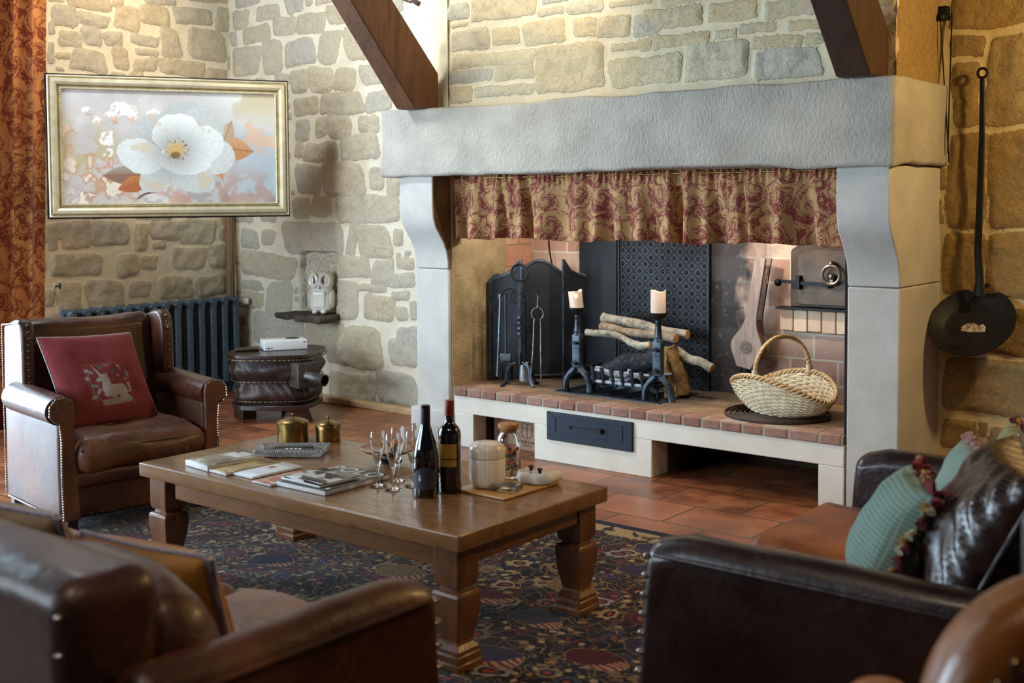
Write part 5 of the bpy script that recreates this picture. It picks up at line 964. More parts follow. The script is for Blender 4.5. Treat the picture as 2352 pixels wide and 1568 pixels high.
WAXM,nt,bs=mk('led_wax'); s=nd(nt,'SeparateXYZ',{0:coord(nt)}); g=mr(nt,s.outputs[2],.03,.10); st(nt,bs.inputs['Base Color'],hx('#d6c3ae')); bs.inputs['Roughness'].default_value=.45; bs.inputs['Subsurface Weight'].default_value=.25; bs.inputs['Subsurface Radius'].default_value=(.02,.012,.006); st(nt,bs.inputs['Emission Color'],hx('#ffb98a')); st(nt,bs.inputs['Emission Strength'],math_(nt,'ADD',math_(nt,'MULTIPLY',g,.30),.05))
FLM=mk('led_flame'); FLM[2].inputs['Emission Color'].default_value=hx('#ffb040'); FLM[2].inputs['Emission Strength'].default_value=2.2; FLM=FLM[0]
def candle(label,M_,r,h,flame):
    C_=thing('led_candle',label,'candle'); b=MB(); n=40
    def f(u,v):
        a=2*PI*u; top=h-.008+.006*math.sin(a*2+.6)+.004*math.sin(a*3); return (r*math.cos(a),r*math.sin(a),v*top)
    b.grid(f,n,10,cu=True); b.grid(lambda u,v:((r-.006*v)*math.cos(2*PI*u),(r-.006*v)*math.sin(2*PI*u),h-.008+.006*math.sin(4*PI*u+.6)+.004*math.sin(6*PI*u)-.012*v*v),n,4,cu=True); q=[((r-.006)*math.cos(2*PI*k/n),(r-.006)*math.sin(2*PI*k/n),h-.02) for k in range(n)]; b.add(q,[tuple(range(n))]); q=[(r*math.cos(2*PI*k/n),r*math.sin(2*PI*k/n),0) for k in range(n)]; b.add(q,[tuple(range(n))[::-1]]); part(b,'wax',WAXM,C_,ang=60)
    b=MB(); b.sphere((0,0,h*(.62 if flame else .7)),(.010,.004,.016),12); 
    if flame:
        b=MB(); b.sphere((0,-r-.001,h*.66),(.011,.003,.014),12); part(b,'flame_window',FLM,C_,'amber glowing flame opening')
    C_.matrix_world=M_; return C_
andiron('cast-iron andiron with a tilted candle, in front of the fire screen',(-3.782,5.212,HZ),.10)
andiron('cast-iron andiron with an upright candle, in front of the log basket',(-3.266,5.206,HZ),.12)
candle('glowing cream candle leaning to the left in the left andiron cup',T(-3.786,5.212,HZ+.450)@RY(-.13)@RZ(.7),.0375,.10,True)
candle('glowing cream candle standing upright in the right andiron cup',T(-3.266,5.206,HZ+.448),.039,.128,False)
# ------------------------------------------------------------------ log basket, logs, fireback
def bark(name,c1,c2,c3): 
    m,nt,b=mk(name); v=coord(nt,(1,1,1)); n=noise(nt,v,16,6,.65); c=mix(nt,mr(nt,n,.3,.7),hx(c1),hx(c2)); c=mix(nt,mr(nt,noise(nt,v,45,4),.52,.75,0,.8),c,hx(c3)); st(nt,b.inputs['Base Color'],c); b.inputs['Roughness'].default_value=.9; bump(nt,b,noise(nt,v,70,5),.6,.006); return m
BARK=bark('pale_bark','#756e60','#b3ab98','#332b23'); BARK2=bark('brown_bark','#6a5a48','#a5937a','#2c231b'); CHAR=bark('charred_wood','#0f1013','#1d2126','#4a5058'); ASH=bark('ash_wood','#6d7780','#b4bcc2','#23272c'); CUT=pm('cut_wood','#8a5a2a','#c29a62',30,.85)
def log(label,p,q,r,mat,seed,bend=.01,cutmat=CUT,name='log'):
    p=Vector(p);q=Vector(q); L=thing(name,label,'log',tuple(p),0); d=q-p; pts=[];R=[]
    for k in range(19):
        t=k/18; o=Vector(vn(np.array([[t*2.5+seed,1,0],[t*2.5+seed,9,0],[t*2.5+seed,20,0]])).tolist())*bend; pts.append(d*t+o); R.append(r*(1+.14*vn(np.array([[t*5+seed*3,4,4]]))[0]))
    b=MB(); b.tube(pts,R,16); V=np.array(b.v); V+=(fbm(V*1.0+seed,3,40)*.10*r)[:,None]*np.array([.5,.5,1]); b.v=[tuple(x) for x in V]; part(b,'bark',mat,L,ang=50)
    for e,dr in ((pts[-1],(pts[-1]-pts[-2]).normalized()),(pts[0],(pts[0]-pts[1]).normalized())):
        b=MB(); X=T(*(e))@dr.to_track_quat('Z','Y').to_matrix().to_4x4(); b.lathe([(.0,-.006),(r*.95,-.006),(r*.93,.0025),(0,.003)],14,X=X); part(b,'cut_end',cutmat,L)
    return L
LB=thing('log_basket','charred iron grate basket holding burnt wood between the andirons','grate',(-3.50,5.34,HZ))
b=MB()
b.tube([(-.215,-.10,.075),(-.16,-.125,.065),(.20,-.125,.065)],.009,8); b.tube([(-.24,-.06,.125),(-.17,-.13,.125),(.21,-.13,.125),(.26,-.05,.13)],.007,8); part(b,'front_rail',ASH,LB,'ash-covered front rail',weld=False)
for k in range(7):
    x=-.17+k*.062; b=MB(); b.tube([(x,-.128,.055),(x-.006,-.136,.10),(x-.010,-.138,.142)],[.011,.012,.013],8,flat=.6); part(b,'upright_bar',IRON,LB)
for k in range(6): b=MB(); x=-.17+k*.075; b.tube([(x,-.12,.065),(x,.12,.065)],.008,6); part(b,'floor_bar',IRON,LB)
for sx in (-.19,.21):
    for sy in (-.10,.11): b=MB(); b.tube([(sx,sy,0),(sx,sy,.07)],.008,6); part(b,'foot',IRON,LB)
G_='logs stacked in the hearth'
log('long pale log lying topmost at the back of the log pile',(-3.80,5.47,.70),(-3.24,5.455,.650),.026,BARK,1.)
log('brown log directly below and in front of the topmost pale log',(-3.78,5.43,.655),(-3.275,5.39,.635),.024,BARK2,2.)
log('thin bare pale log jutting farthest left over the basket',(-3.82,5.37,.643),(-3.41,5.36,.592),.019,BARK,3.,.02)
log('pale birch log slanting down to the right end of the log pile',(-3.30,5.40,.575),(-3.055,5.375,.495),.024,BARK,4.)
log('thick black charred log in the middle of the iron basket',(-3.68,5.32,.425),(-3.37,5.36,.535),.052,CHAR,5.,.01,CHAR)
log('grey ash-covered burnt stick on the front of the iron basket',(-3.685,5.255,.432),(-3.47,5.25,.468),.016,ASH,6.,.025,ASH)
log('flat ashen stick lying low inside the iron basket rail',(-3.62,5.245,.415),(-3.38,5.26,.425),.015,ASH,7.,.02,ASH)
sp=MB(); sp.rbox((-.055,-.045,0),(.055,.045,.27),.02,(8,6,14),fn=lambda V:V*np.stack([1.25-.9*V[:,2]/.27*.55,1.15-.4*V[:,2]/.27,1+0*V[:,2]],1)+np.stack([fbm(V*[3,3,.8],4,22)*.014,fbm(V*[3,3,.8]+5,4,22)*.014,fbm(V,3,12)*.012],1))
solo(sp,'split_log',bark('split_wood','#4a3217','#9a7840','#1c120a'),'ragged split log stump standing at the right end of the iron basket','log',loc=(-3.235,5.36,HZ+.005),rot=(.05,-.22,.3),ang=50)
def fireback():
    m,nt,b=mk('fireback_iron'); v=coord(nt); s=nd(nt,'SeparateXYZ',{0:v}); k=2*PI/.075
    a=math_(nt,'ADD',s.outputs[0],s.outputs[2]); d=math_(nt,'SUBTRACT',s.outputs[0],s.outputs[2]); sa=math_(nt,'ABSOLUTE',math_(nt,'SINE',math_(nt,'MULTIPLY',a,k/2))); sd_=math_(nt,'ABSOLUTE',math_(nt,'SINE',math_(nt,'MULTIPLY',d,k/2))); mn=math_(nt,'MINIMUM',sa,sd_); lat=mr(nt,mn,.08,.22,1,0); boss=mr(nt,math_(nt,'MULTIPLY',sa,sd_),.80,.97)
    h=math_(nt,'MAXIMUM',lat,boss); st(nt,b.inputs['Base Color'],mix(nt,mr(nt,noise(nt,v,10,5),.3,.75),hx('#0b0c0e'),hx('#24272b'))); b.inputs['Roughness'].default_value=.42; b.inputs['Metallic'].default_value=.6; p=bump(nt,b,h,1.,.010); bump(nt,b,noise(nt,v,90,4),.25,.003,p); return m
pl=MB(); pl.box((-.295,-.012,0),(.295,.012,.90)); 
FBK=thing('fireback','black cast-iron fireback plate with a raised diamond pattern against the back bricks','fireback',(-3.50,5.635,HZ)); part(pl,'plate',fireback(),FBK,bevel=.004)
pl=MB(); 
for a,c in (((-.295,-.018,0),(-.283,-.010,.9)),((.283,-.018,0),(.295,-.010,.9)),((-.295,-.018,.888),(.295,-.010,.9))): pl.box(a,c)
part(pl,'rim',BLACK,FBK,weld=False)
pl=MB(); pl.box((-.13,-.01,0),(.13,.01,.86)); solo(pl,'iron_panel',pm('panel_iron','#10141a','#1e262e',12,.55,.1,.4,.15,60),'plain dark iron side panel standing left of the patterned fireback','panel',loc=(-3.935,5.63,HZ),bevel=.003)
# ------------------------------------------------------------------ bellows, mat, basket
BL=thing('hand_bellows','long-handled wooden bellows leaning against the back bricks','bellows',(-2.965,5.545,HZ),0)
BW=wood('bellows_beech','#857468','#a39488','#5d4f46',.55,(2,2,.3)); BWL=leather('bellows_tan_leather','#5a3a20','#8a6238','#a98050',.5,.1,.3,2.)
def bel_poly(k=1.):
    R=[]; 
    for t in np.linspace(0,1,40): 
        z=.165+t*.58; u=(z-.165)
        w=.030+.062*math.exp(-((z-.275)/.085)**2) if z<.36 else max(.021,.030+.062*math.exp(-((z-.275)/.085)**2)); R.append((w*k,z))
    return [(w,z) for w,z in R]+[(-w,z) for w,z in R[::-1]]
Xb=RX(-.0)@RY(.165)
b=MB(); b.prism(bel_poly(),.028,.044,X=Xb@PY); part(b,'front_board',BW,BL,'grey wooden front board with handle',bevel=.004)
b=MB(); b.prism(bel_poly(),-.036,-.022,X=Xb@PY); part(b,'back_board',BW,BL,bevel=.004)
b=MB(); b.prism([p for p in bel_poly(.94) if p[1]<.42],-.022,.028,X=Xb@PY); part(b,'leather_sides',BWL,BL,'tan leather gusset',bevel=.006)
b=MB(); X=Xb@T(0,-.045,.275)@RX(PI/2); b.lathe([(0,0),(.034,0),(.034,.0015),(.026,.0015),(.025,.003),(.018,.003),(.017,.0015),(.010,.0015),(.009,.004),(0,.005)],28,X=X); part(b,'turned_rosette',wood('rosette','#5c4f47','#7a6b62','#3d322c',.5),BL,'turned concentric rings')
b=MB(); b.lathe([(.028,.175),(.032,.15),(.026,.115),(.014,.085),(.011,.02),(.009,.0)],18,X=Xb); part(b,'nozzle',BLACK,BL,'dark nozzle')
b=MB(); b.tube([(.03,-.03,.70),(.045,-.035,.68),(.042,-.035,.63),(.050,-.03,.60)],.003,6,X=Xb); b.tube([(.03,-.03,.70),(.05,-.03,.66),(.055,-.03,.62)],.003,6,X=Xb); part(b,'leather_thong',BWL,BL,weld=False)
mt=MB()
def spir(R,turns,n): return [( (R*(k/n))*math.cos(turns*2*PI*k/n),(R*(k/n))*math.sin(turns*2*PI*k/n),.006) for k in range(n+1)]
mt.tube(spir(.262,11,700),.0095,6,flat=.6); TM=thing('woven_mat','round dark woven mat under the wicker basket','mat',(-2.595,5.215,HZ)); part(mt,'coils',pm('dark_rattan','#241812','#4a3428',60,.7,.1,bmp=.6,bs_=160),TM,weld=False)
BK=thing('wicker_basket','pale wicker flower basket with a hooped handle on the dark mat','basket',(-2.575,5.215,HZ+.013),1.20)
WICK=pm('wicker','#a98455','#d8bd8c',30,.55,.1,bmp=.3,stretch=(1,1,3)); WICKW=pm('wicker_pale','#b9a684','#e0d3b4',24,.6,.1,bmp=.3)
PHI=-.55
def rimz(a): return .085+.100*abs(math.cos(a))**1.6   # a measured from the handle axis
def bsk(a,v):
    # v 0 bottom .. 1 rim
    ra=.300;rb=.178; bx,by=.115,.150
    t=v**.75; X=(bx+(rb-bx)*t)*math.cos(a); Y=(by+(ra-by)*t+.02*math.sin(PI*v))*math.sin(a); z=.004+(rimz(a)-.004)*v**1.15; return (X,Y,z)
NS=40
for k in range(NS):
    a=2*PI*k/NS; b=MB(); b.tube([bsk(a,t) for t in np.linspace(0,1,9)],.0032,5); part(b,'stake',WICK,BK)
for j in range(17):
    v=.03+j*.055; b=MB(); n=NS*5; pts=[]
    for i in range(n):
        a=2*PI*i/n; p=Vector(bsk(a,v)); nrm=Vector((math.cos(a),math.sin(a),0)); pts.append(p+nrm*(.0042*math.cos(NS*a/1+ (j%2)*PI)*1.0) if False else p+nrm*.0045*math.cos(NS/2*a+(j%2)*PI))
    b.tube(pts,.0062,6,closed=True); part(b,'weaver',WICKW,BK)
for ph in (0,2.1,4.2):
    b=MB(); n=160; b.tube([Vector(bsk(2*PI*i/n,1.0))+Vector((math.cos(2*PI*i/n),math.sin(2*PI*i/n),0))*.008*math.cos(22*2*PI*i/n+ph)+Vector((0,0,.009*math.sin(22*2*PI*i/n+ph))) for i in range(n)],.0055,6,closed=True); part(b,'rim_braid',WICK,BK)
b=MB(); b.lathe([(0,.0),(.11,.0),(.11,.008),(0,.008)],28,X=Matrix.Diagonal((1,1.3,1,1))); part(b,'base',WICK,BK)
for ph in (0,PI/2,PI,3*PI/2):
    b=MB(); pts=[]
    for k in range(61):
        t=k/60; a=PI*t; x=-.172*math.cos(a)*(1+.06*math.sin(a)); z=.165+.20*math.sin(a)**.85; tw=t*PI*14+ph; pts.append((x+.006*math.cos(tw)*math.cos(a),.006*math.sin(tw),z+.006*math.cos(tw)*math.sin(a)))
    b.tube(pts,.0065,7); part(b,'handle_strand',WICK,BK)
for s in (-1,1): b=MB(); b.tube([(s*.170,0,.18),(s*.172,0,.215)],.0155,10); part(b,'handle_binding',WICKW,BK)
# ------------------------------------------------------------------ long-handled pan, chains
PN=thing('long_handled_pan','black long-handled iron chestnut pan hanging on the right stone wall','pan',(-1.70,5.33,.68))
b=MB(); X=T(-.006,-.055,.135)@RZ(0)@RX(PI/2-.72)@T(0,0,-.02); b.lathe([(0,0),(.118,0),(.128,.006),(.180,.034),(.185,.036),(.183,.040),(.177,.038),(.126,.011),(.116,.005),(0,.005)],44,X=X@T(.0,0,0)); part(b,'bowl',BLACK,PN)
b=MB(); X2=X@T(0,0,.0058); b.prism([(-.03,.01),(-.05,-.01),(-.045,-.03),(-.01,-.035),(.03,-.032),(.055,-.03),(.056,-.005),(.04,.012),(.02,.005),(.0,.016)],0,.0006,X=X2@T(.0,.0,0)); part(b,'label_remnant',pm('old_label','#6d6450','#b5a98c',60,.8,ramp=(.42,.58)),PN,'torn pale label remnant')
b=MB(); b.tube([(.012,-.030,.255),(.012,-.022,.32),(.0,-.015,.45),(.005,-.012,.7),(.010,-.012,.95),(.008,-.012,1.20)],[.026,.018,.016,.015,.013,.011],8,flat=.35); part(b,'handle',BLACK,PN)
b=MB(); b.tube([(.008+.020*math.cos(a),-.012,1.222+.020*math.sin(a)) for a in np.linspace(0,2*PI,25)[:-1]],.006,8,closed=True); part(b,'hanging_ring',BLACK,PN)
b=MB(); b.tube([(.03,.045,.30),(.03,-.03,.30)],.008,8); part(b,'wall_spacer',BLACK,PN)
def chain(name,label,pts,n,r):
    C_=thing(name,label,'chain',pts[0]); b=MB(); P=[Vector(p) for p in pts]; L=[(P[i+1]-P[i]).length for i in range(len(P)-1)]; tot=sum(L)
    out=[];R=[]
    m=n*6
    for k in range(m+1):
        s=tot*k/m; i=0
        while i<len(L)-1 and s>L[i]: s-=L[i]; i+=1
        out.append(P[i]+(P[i+1]-P[i])*(s/L[i])-P[0]); R.append(r*(.4+.6*abs(math.sin(PI*n*k/m))))
    b.tube(out,R,6); part(b,'links',BLACK,C_); return C_
c=chain('hanging_chain','dark chain hanging against the pale bricks behind the fire screen',[(-4.30,5.63,1.18),(-4.285,5.63,1.05),(-4.26,5.63,.94)],22,.006)
c=chain('bead_chain','thin double bead chain hanging down the right side of the mantel',[(-1.885,5.34,2.16),(-1.842,5.345,1.55),(-1.842,5.345,1.52)],80,.004)
b=MB(); b.tube([(0,-.004,.0),(0,.03,.62)],.0035,6); part(b,'second_strand',BLACK,c).location=(.045,-.01,-.60)
b=MB(); b.box((-.02,-.02,-.01),(.02,.03,.05)); b.sphere((0,-.02,.0),.018); part(b,'bracket',IRON,c,weld=False).location=(0.01,.01,.0)
cr=MB(); CRT=thing('wine_crate','pale wooden wine crate with a printed crest, stored in the left opening under the hearth','crate',(-4.062,5.20,0.0),0)
CW=wood('crate_pine','#8a6a52','#b08d70','#6a4c38',.7,(.4,2,2),1,0,.1)
for a,c2 in (((-.18,-.15,.012),(.18,-.135,.165)),((-.18,.12,.012),(.18,.135,.165)),((-.18,-.135,.012),(-.168,.12,.165)),((.168,-.135,.012),(.18,.12,.165)),((-.18,-.15,.0),(.18,.135,.012))):
    q=MB(); q.box(a,c2); part(q,'board',CW,CRT,bevel=.002)
INK=pm('crate_ink','#4a3024','#5d4030',60,.8)
q=MB(); Y=-.1515; q.tube([(.02,Y,.145),(.02,Y,.085),(.035,Y,.07),(.055,Y,.066),(.075,Y,.07),(.09,Y,.085),(.09,Y,.145)],.0016,5,closed=True); q.tube([(.055,Y,.145),(.055,Y,.066)],.0012,5); q.tube([(.02,Y,.118),(.09,Y,.118)],.0012,5); part(q,'printed_crest',INK,CRT,'printed shield crest',weld=False)
q=MB(); rr=random.Random(3)
for k in range(17):
    x=-.01+k*.0105; q.box((x,Y-.0003,.036),(x+.0025,Y+.0003,.054)); 
    if k%2: q.box((x,Y-.0003,.036 if k%3 else .05),(x+.008,Y+.0003,.039 if k%3 else .053))
for k in range(7): q.box((.025+k*.009,Y-.0003,.022),(.029+k*.009,Y+.0003,.029))
part(q,'printed_lettering',INK,CRT,'faded printed lettering',weld=False)
# ------------------------------------------------------------------ things on the coffee table
TZ=.4232
def canister(label,x,y,r,h):
    C_=thing('brass_canister',label,'canister',(x,y,TZ),0,'brass canisters on the coffee table')
    b=MB(); b.lathe([(0,0),(r*.97,0),(r*.98,.002),(r*.98,h),(0,h)],40); part(b,'body',BRASS,C_)
    b=MB(); b.lathe([(r*1.012,h-.014),(r*1.012,h+.004),(r*.97,h+.007),(r*.8,h+.013),(r*.5,h+.019),(r*.25,h+.022),(0,h+.023)],40); part(b,'lid',BRASS,C_)
    b=MB(); b.lathe([(.003,h+.022),(.003,h+.030)],10); b.sphere((0,0,h+.034),.007,12); part(b,'knob',BRASS,C_,weld=False); return C_
canister('larger brass lidded canister behind the glass tray',-3.62,3.075,.062,.070); canister('smaller brass lidded canister to the right of the larger one',-3.515,3.165,.049,.056)
TRY=thing('glass_tray','rectangular ribbed glass tray holding two black remote controls','tray',(-3.425,2.905,TZ),.66)
b=MB(); b.rbox((-.115,-.055,0),(.115,.055,.006),.003,(8,6,2)); part(b,'base',TRAYG,TRY)
for (p,q,n) in (((-.118,-.058),(.118,-.058),34),((-.118,.058),(.118,.058),34),((-.118,-.058),(-.118,.058),16),((.118,-.058),(.118,.058),16)):
    b=MB()
    def f(u,v,p=p,q=q,n=n):
        x=p[0]+(q[0]-p[0])*u;y=p[1]+(q[1]-p[1])*u; o=(1+.10*v); w=.0022*math.sin(u*n*2*PI); dx=abs(p[0]-q[0])<1e-6
        return (x*o+(w if dx else 0),y*(1+.16*v)+(0 if dx else w),.003+.026*v)
    b.grid(f,n*6,2); o=part(b,'ribbed_wall',TRAYG,TRY,ang=180); solidify(o,.005)
def remote(label,M_,L,mat,btn):
    R_=thing('remote_control',label,'remote control'); b=MB(); b.rbox((-L/2,-.019,0),(L/2,.019,.016),.007,(10,5,3)); part(b,'casing',mat,R_)
    for k in range(4): b=MB(); b.rbox((-.02+k*.016,-.008,.0155),(-.010+k*.016,.008,.0175),.001,(2,2,2)); part(b,'button',btn,R_)
    R_.matrix_world=M_
remote('long black remote control in front inside the glass tray',T(-3.42,2.895,TZ+.0065)@RZ(.66),.165,BLP,WHP); remote('black remote control behind the other inside the glass tray',T(-3.452,2.93,TZ+.0065)@RZ(.68),.15,BLP,pm('grey_button','#4a4a4c','#5a5a5c',10,.5))
PAP=pm('paper_white','#c4c6c8','#d9dadb',30,.6)
def printed(name,cols,sc,seedv,kind='noise',rough=.3):
    m,nt,b=mk(name); v=coord(nt,loc=(seedv,seedv*2,0)); r=nd(nt,'ValToRGB'); r.color_ramp.interpolation='CONSTANT'; e=r.color_ramp.elements; e[0].color=hx(cols[0]); e[1].color=hx(cols[-1]); e[1].position=.68
    for i,k in enumerate(cols[1:-1]): q=e.new(.35+.3*(i+.5)/max(len(cols)-2,1)); q.color=hx(k)
    if kind=='vor': f=nd(nt,'SeparateXYZ',{0:nd(nt,'TexVoronoi',{'Vector':v,'Scale':sc},distance='CHEBYCHEV').outputs['Color']}).outputs[0]
    else: f=noise(nt,v,sc,3)
    st(nt,r.inputs[0],f); st(nt,b.inputs['Base Color'],r.outputs[0]); b.inputs['Roughness'].default_value=rough; return m
def booklet(name,label,x,y,rz,w,h,t,cover,cat='magazine',z=TZ,extra=None):
    B_=thing(name,label,cat,(x,y,z),rz); b=MB(); b.rbox((-w/2,-h/2,.0005),(w/2,h/2,t-.0008),.0006,(4,4,2)); part(b,'pages',PAP,B_,'white page block')
    b=MB(); b.grid(lambda u,v:(-w/2+w*u-.001,-h/2+h*v,t-.0004+.002*math.sin(u*PI)*(v>.0)),14,4); o=part(b,'cover',cover,B_,ang=180); solidify(o,.0007)
    if extra: extra(B_,w,h,t)
    return B_
def block(B_,x0,y0,x1,y1,t,mat,name='printed_panel'): b=MB(); b.box((x0,y0,t+.0018),(x1,y1,t+.0022)); part(b,name,mat,B_)
DK=pm('print_dark','#2a2622','#4a4038',40,.4); LT=pm('print_light','#b9b5ae','#d8d5cf',40,.4); OCH=pm('print_ochre','#8a6a3a','#b0905a',30,.4); SAL=pm('print_salmon','#a8583c','#c98a6a',20,.4)
booklet('magazine','thick white-edged magazine at the left end of the coffee table',-3.50,2.655,-.10,.15,.235,.020,printed('mag_a',['#6b5f4c','#8f866f','#b9b2a0','#d0cbbd'],12,1.),extra=lambda B_,w,h,t:(block(B_,-w*.35,h*.12,w*.30,h*.30,t,LT),block(B_,-w*.2,h*.33,w*.25,h*.40,t,LT)))
booklet('magazine','slim ochre booklet between the thick magazine and the white brochure',-3.385,2.65,-.06,.12,.235,.009,printed('mag_b',['#7a6238','#a98f5c','#8a744a','#c2b48c'],9,2.))
booklet('brochure','white brochure with a small copper emblem lying open',-3.29,2.665,-.02,.145,.22,.006,PAP,'brochure',extra=lambda B_,w,h,t:block(B_,-.012,.015,.016,.045,t,pm('copper_print','#8a4a34','#a86a50',40,.4),'emblem'))
booklet('magazine','salmon-pink magazine half under the POLO magazine',-3.135,2.63,-.03,.10,.21,.006,printed('mag_c',['#a06a54','#b5877a','#c9a59a','#9a8a80'],8,3.),extra=lambda B_,w,h,t:block(B_,-w*.3,h*.2,w*.4,h*.42,t,SAL))
def polo(B_,w,h,t):
    cu=bpy.data.curves.new('lettering','FONT'); cu.body='POLO'; cu.size=.088; cu.extrude=.0004; cu.space_character=1.05; o=bpy.data.objects.new('tmp',cu); COL.objects.link(o); dg=bpy.context.evaluated_depsgraph_get(); me=bpy.data.meshes.new_from_object(o.evaluated_get(dg)); bpy.data.objects.remove(o)
    me.materials.clear(); me.materials.append(LT); q=bpy.data.objects.new('lettering',me); COL.objects.link(q); q.parent=B_; q.location=(-w*.49,h*.255,t+.0020); q['label']='pale POLO lettering'
booklet('magazine','large grey magazine titled POLO lying at the front of the coffee table',-2.972,2.697,.015,.235,.295,.015,printed('mag_e',['#403f3a','#4f4d47','#5c5a53','#33312d'],5,5.),extra=polo)
booklet('magazine','small glossy magazine with a black and white photo on top of the POLO magazine',-2.985,2.652,-.04,.20,.175,.008,printed('mag_f',['#1e1c1c','#4a4442','#8a8886','#c9c9c8'],26,6.,'vor',.18),z=TZ+.0178)
# amber dish
AM=mk('amber_glaze'); AM[2].inputs['Base Color'].default_value=hx('#8a5418'); AM[2].inputs['Roughness'].default_value=.18; AM=AM[0]
DSH=thing('footed_dish','shallow amber dish on a dark foot behind the champagne flutes','dish',(-3.055,3.045,TZ))
b=MB(); b.lathe([(.0,.030),(.06,.031),(.095,.040),(.108,.047),(.106,.049),(.090,.043),(.05,.035),(0,.034)],44); part(b,'bowl',AM,DSH); b=MB(); b.lathe([(.045,0),(.045,.003),(.022,.010),(.022,.024),(.06,.0295),(.093,.038),(.1075,.0465),(.105,.046),(.06,.031),(0,.030)],40); part(b,'foot',BLACK,DSH,'black underside and foot')
for i,(x,y,r,m_,nm) in enumerate(((.03,.0,.026,pm('orange_peel','#b5641c','#d08a34',60,.5,bmp=.3,bs_=300),'orange'),(-.02,.025,.022,pm('plum_skin','#2a1420','#45222f',30,.35),'plum'),(.055,-.03,.018,pm('plum_skin_dark','#1d0f18','#331b26',30,.35),'plum'))):
    b=MB(); b.sphere((0,0,r*.95),(r,r,r*.95),16); solo(b,nm,m_,{0:'small orange in the amber dish',1:'dark plum beside the orange in the amber dish',2:'smaller dark plum at the front of the amber dish'}[i],nm,loc=(DSH.location[0]+x,DSH.location[1]+y,TZ+.039+(.002 if i==2 else 0)))
# flutes
FLT=[(-2.811,2.747,'champagne flute standing nearest the POLO magazine, leftmost of the group'),(-2.738,2.745,'champagne flute at the front, second from the left'),(-2.805,2.836,'champagne flute directly behind the front pair'),(-2.722,2.822,'champagne flute just left of the dark sloping bottle'),(-2.79,2.92,'champagne flute at the back left of the dark sloping bottle'),(-2.715,2.91,'champagne flute mostly hidden behind the two bottles')]
gb=MB(); gb.lathe([(0,0),(.029,0),(.0295,.0015),(.020,.004),(.006,.010),(.0036,.016),(.0038,.060),(.0065,.070),(.0125,.086),(.0205,.112),(.0250,.136),(.0258,.150),(.0242,.168),(.0222,.184),(.0206,.184),(.0226,.168),(.0242,.150),(.0233,.136),(.0188,.112),(.0108,.088),(.004,.078),(0,.077)],32)
F0=None
for x,y,l in FLT:
    if F0 is None:
        F0=thing('champagne_flute',l,'glass',(x,y,TZ),0,'champagne flutes on the coffee table'); part(gb,'glass',GLASS,F0,weld=True)
    else: copy_thing(F0,(x,y,TZ),None,l)
# bottles
def bglass(name,c):
    m,nt,b=mk(name); b.inputs['Base Color'].default_value=hx(c); b.inputs['Roughness'].default_value=.06; b.inputs['Coat Weight'].default_value=1; b.inputs['Coat Roughness'].default_value=.02; return m
BG=bglass('bottle_black_glass','#050607')
def lab(b,r,z0,z1,a0,a1,n=24,e=.0006): b.grid(lambda u,v:((r+e)*math.cos(a0+(a1-a0)*u),(r+e)*math.sin(a0+(a1-a0)*u),z0+(z1-z0)*v),n,2)
B1=thing('wine_bottle','dark sloping-shouldered wine bottle with a black capsule, nearer of the two','bottle',(-2.597,2.752,TZ))
b=MB(); b.lathe([(0,.004),(.030,0),(.039,.003),(.041,.010),(.041,.105),(.0395,.135),(.034,.165),(.026,.195),(.019,.218),(.0152,.235),(.0145,.282),(.0155,.284),(.0155,.290),(.013,.291),(0,.291)],44); part(b,'glass',BG,B1)
b=MB(); b.lathe([(.0158,.228),(.0156,.24),(.0152,.287),(.014,.2925),(0,.2925)],32); part(b,'capsule',pm('black_foil','#0c1016','#1a222c',40,.45,.1,.3),B1,'black foil capsule')
LB1=pm('navy_label','#1a2330','#2a3546',20,.5)
b=MB(); ca=math.atan2(-2.752,2.597); b.grid(lambda u,v:(.0416*math.cos(ca-1.25+2.1*u),.0416*math.sin(ca-1.25+2.1*u),.030+v*(.052+.018*math.sin(u*PI*1.1-.4))),30,3); o=part(b,'label',LB1,B1,'dark blue label',ang=180)
b=MB()
for k in range(3): b.sphere((.0419*math.cos(ca-.52+.05*k),.0419*math.sin(ca-.52+.05*k),.060+.010*(k%2)),(.003,.003,.006),8)
part(b,'label_emblem',LT,B1,'small pale emblem',weld=False)
B2=thing('wine_bottle','straight-shouldered red wine bottle with a red capsule and yellow label','bottle',(-2.572,2.838,TZ))
b=MB(); b.lathe([(0,.004),(.030,0),(.0365,.003),(.0375,.010),(.0375,.185),(.0355,.200),(.028,.214),(.018,.224),(.0145,.235),(.014,.288),(.0152,.290),(.0152,.296),(0,.297)],44); part(b,'glass',BG,B2)
b=MB(); b.lathe([(.0156,.250),(.0152,.256),(.0154,.294),(.014,.299),(0,.299)],32); part(b,'capsule',pm('red_foil','#6a1a12','#8f2a1c',40,.4,.1,.2),B2,'red foil capsule')
ca=math.atan2(-2.838,2.572); YL=pm('yellow_label','#8a6f22','#a98a34',12,.5)
b=MB(); lab(b,.0375,.115,.162,ca-1.3,ca+.62); part(b,'label',YL,B2,'yellow upper label',ang=180); b=MB(); lab(b,.0375,.088,.111,ca-1.3,ca+.62); part(b,'label',YL,B2,'yellow lower label',ang=180)
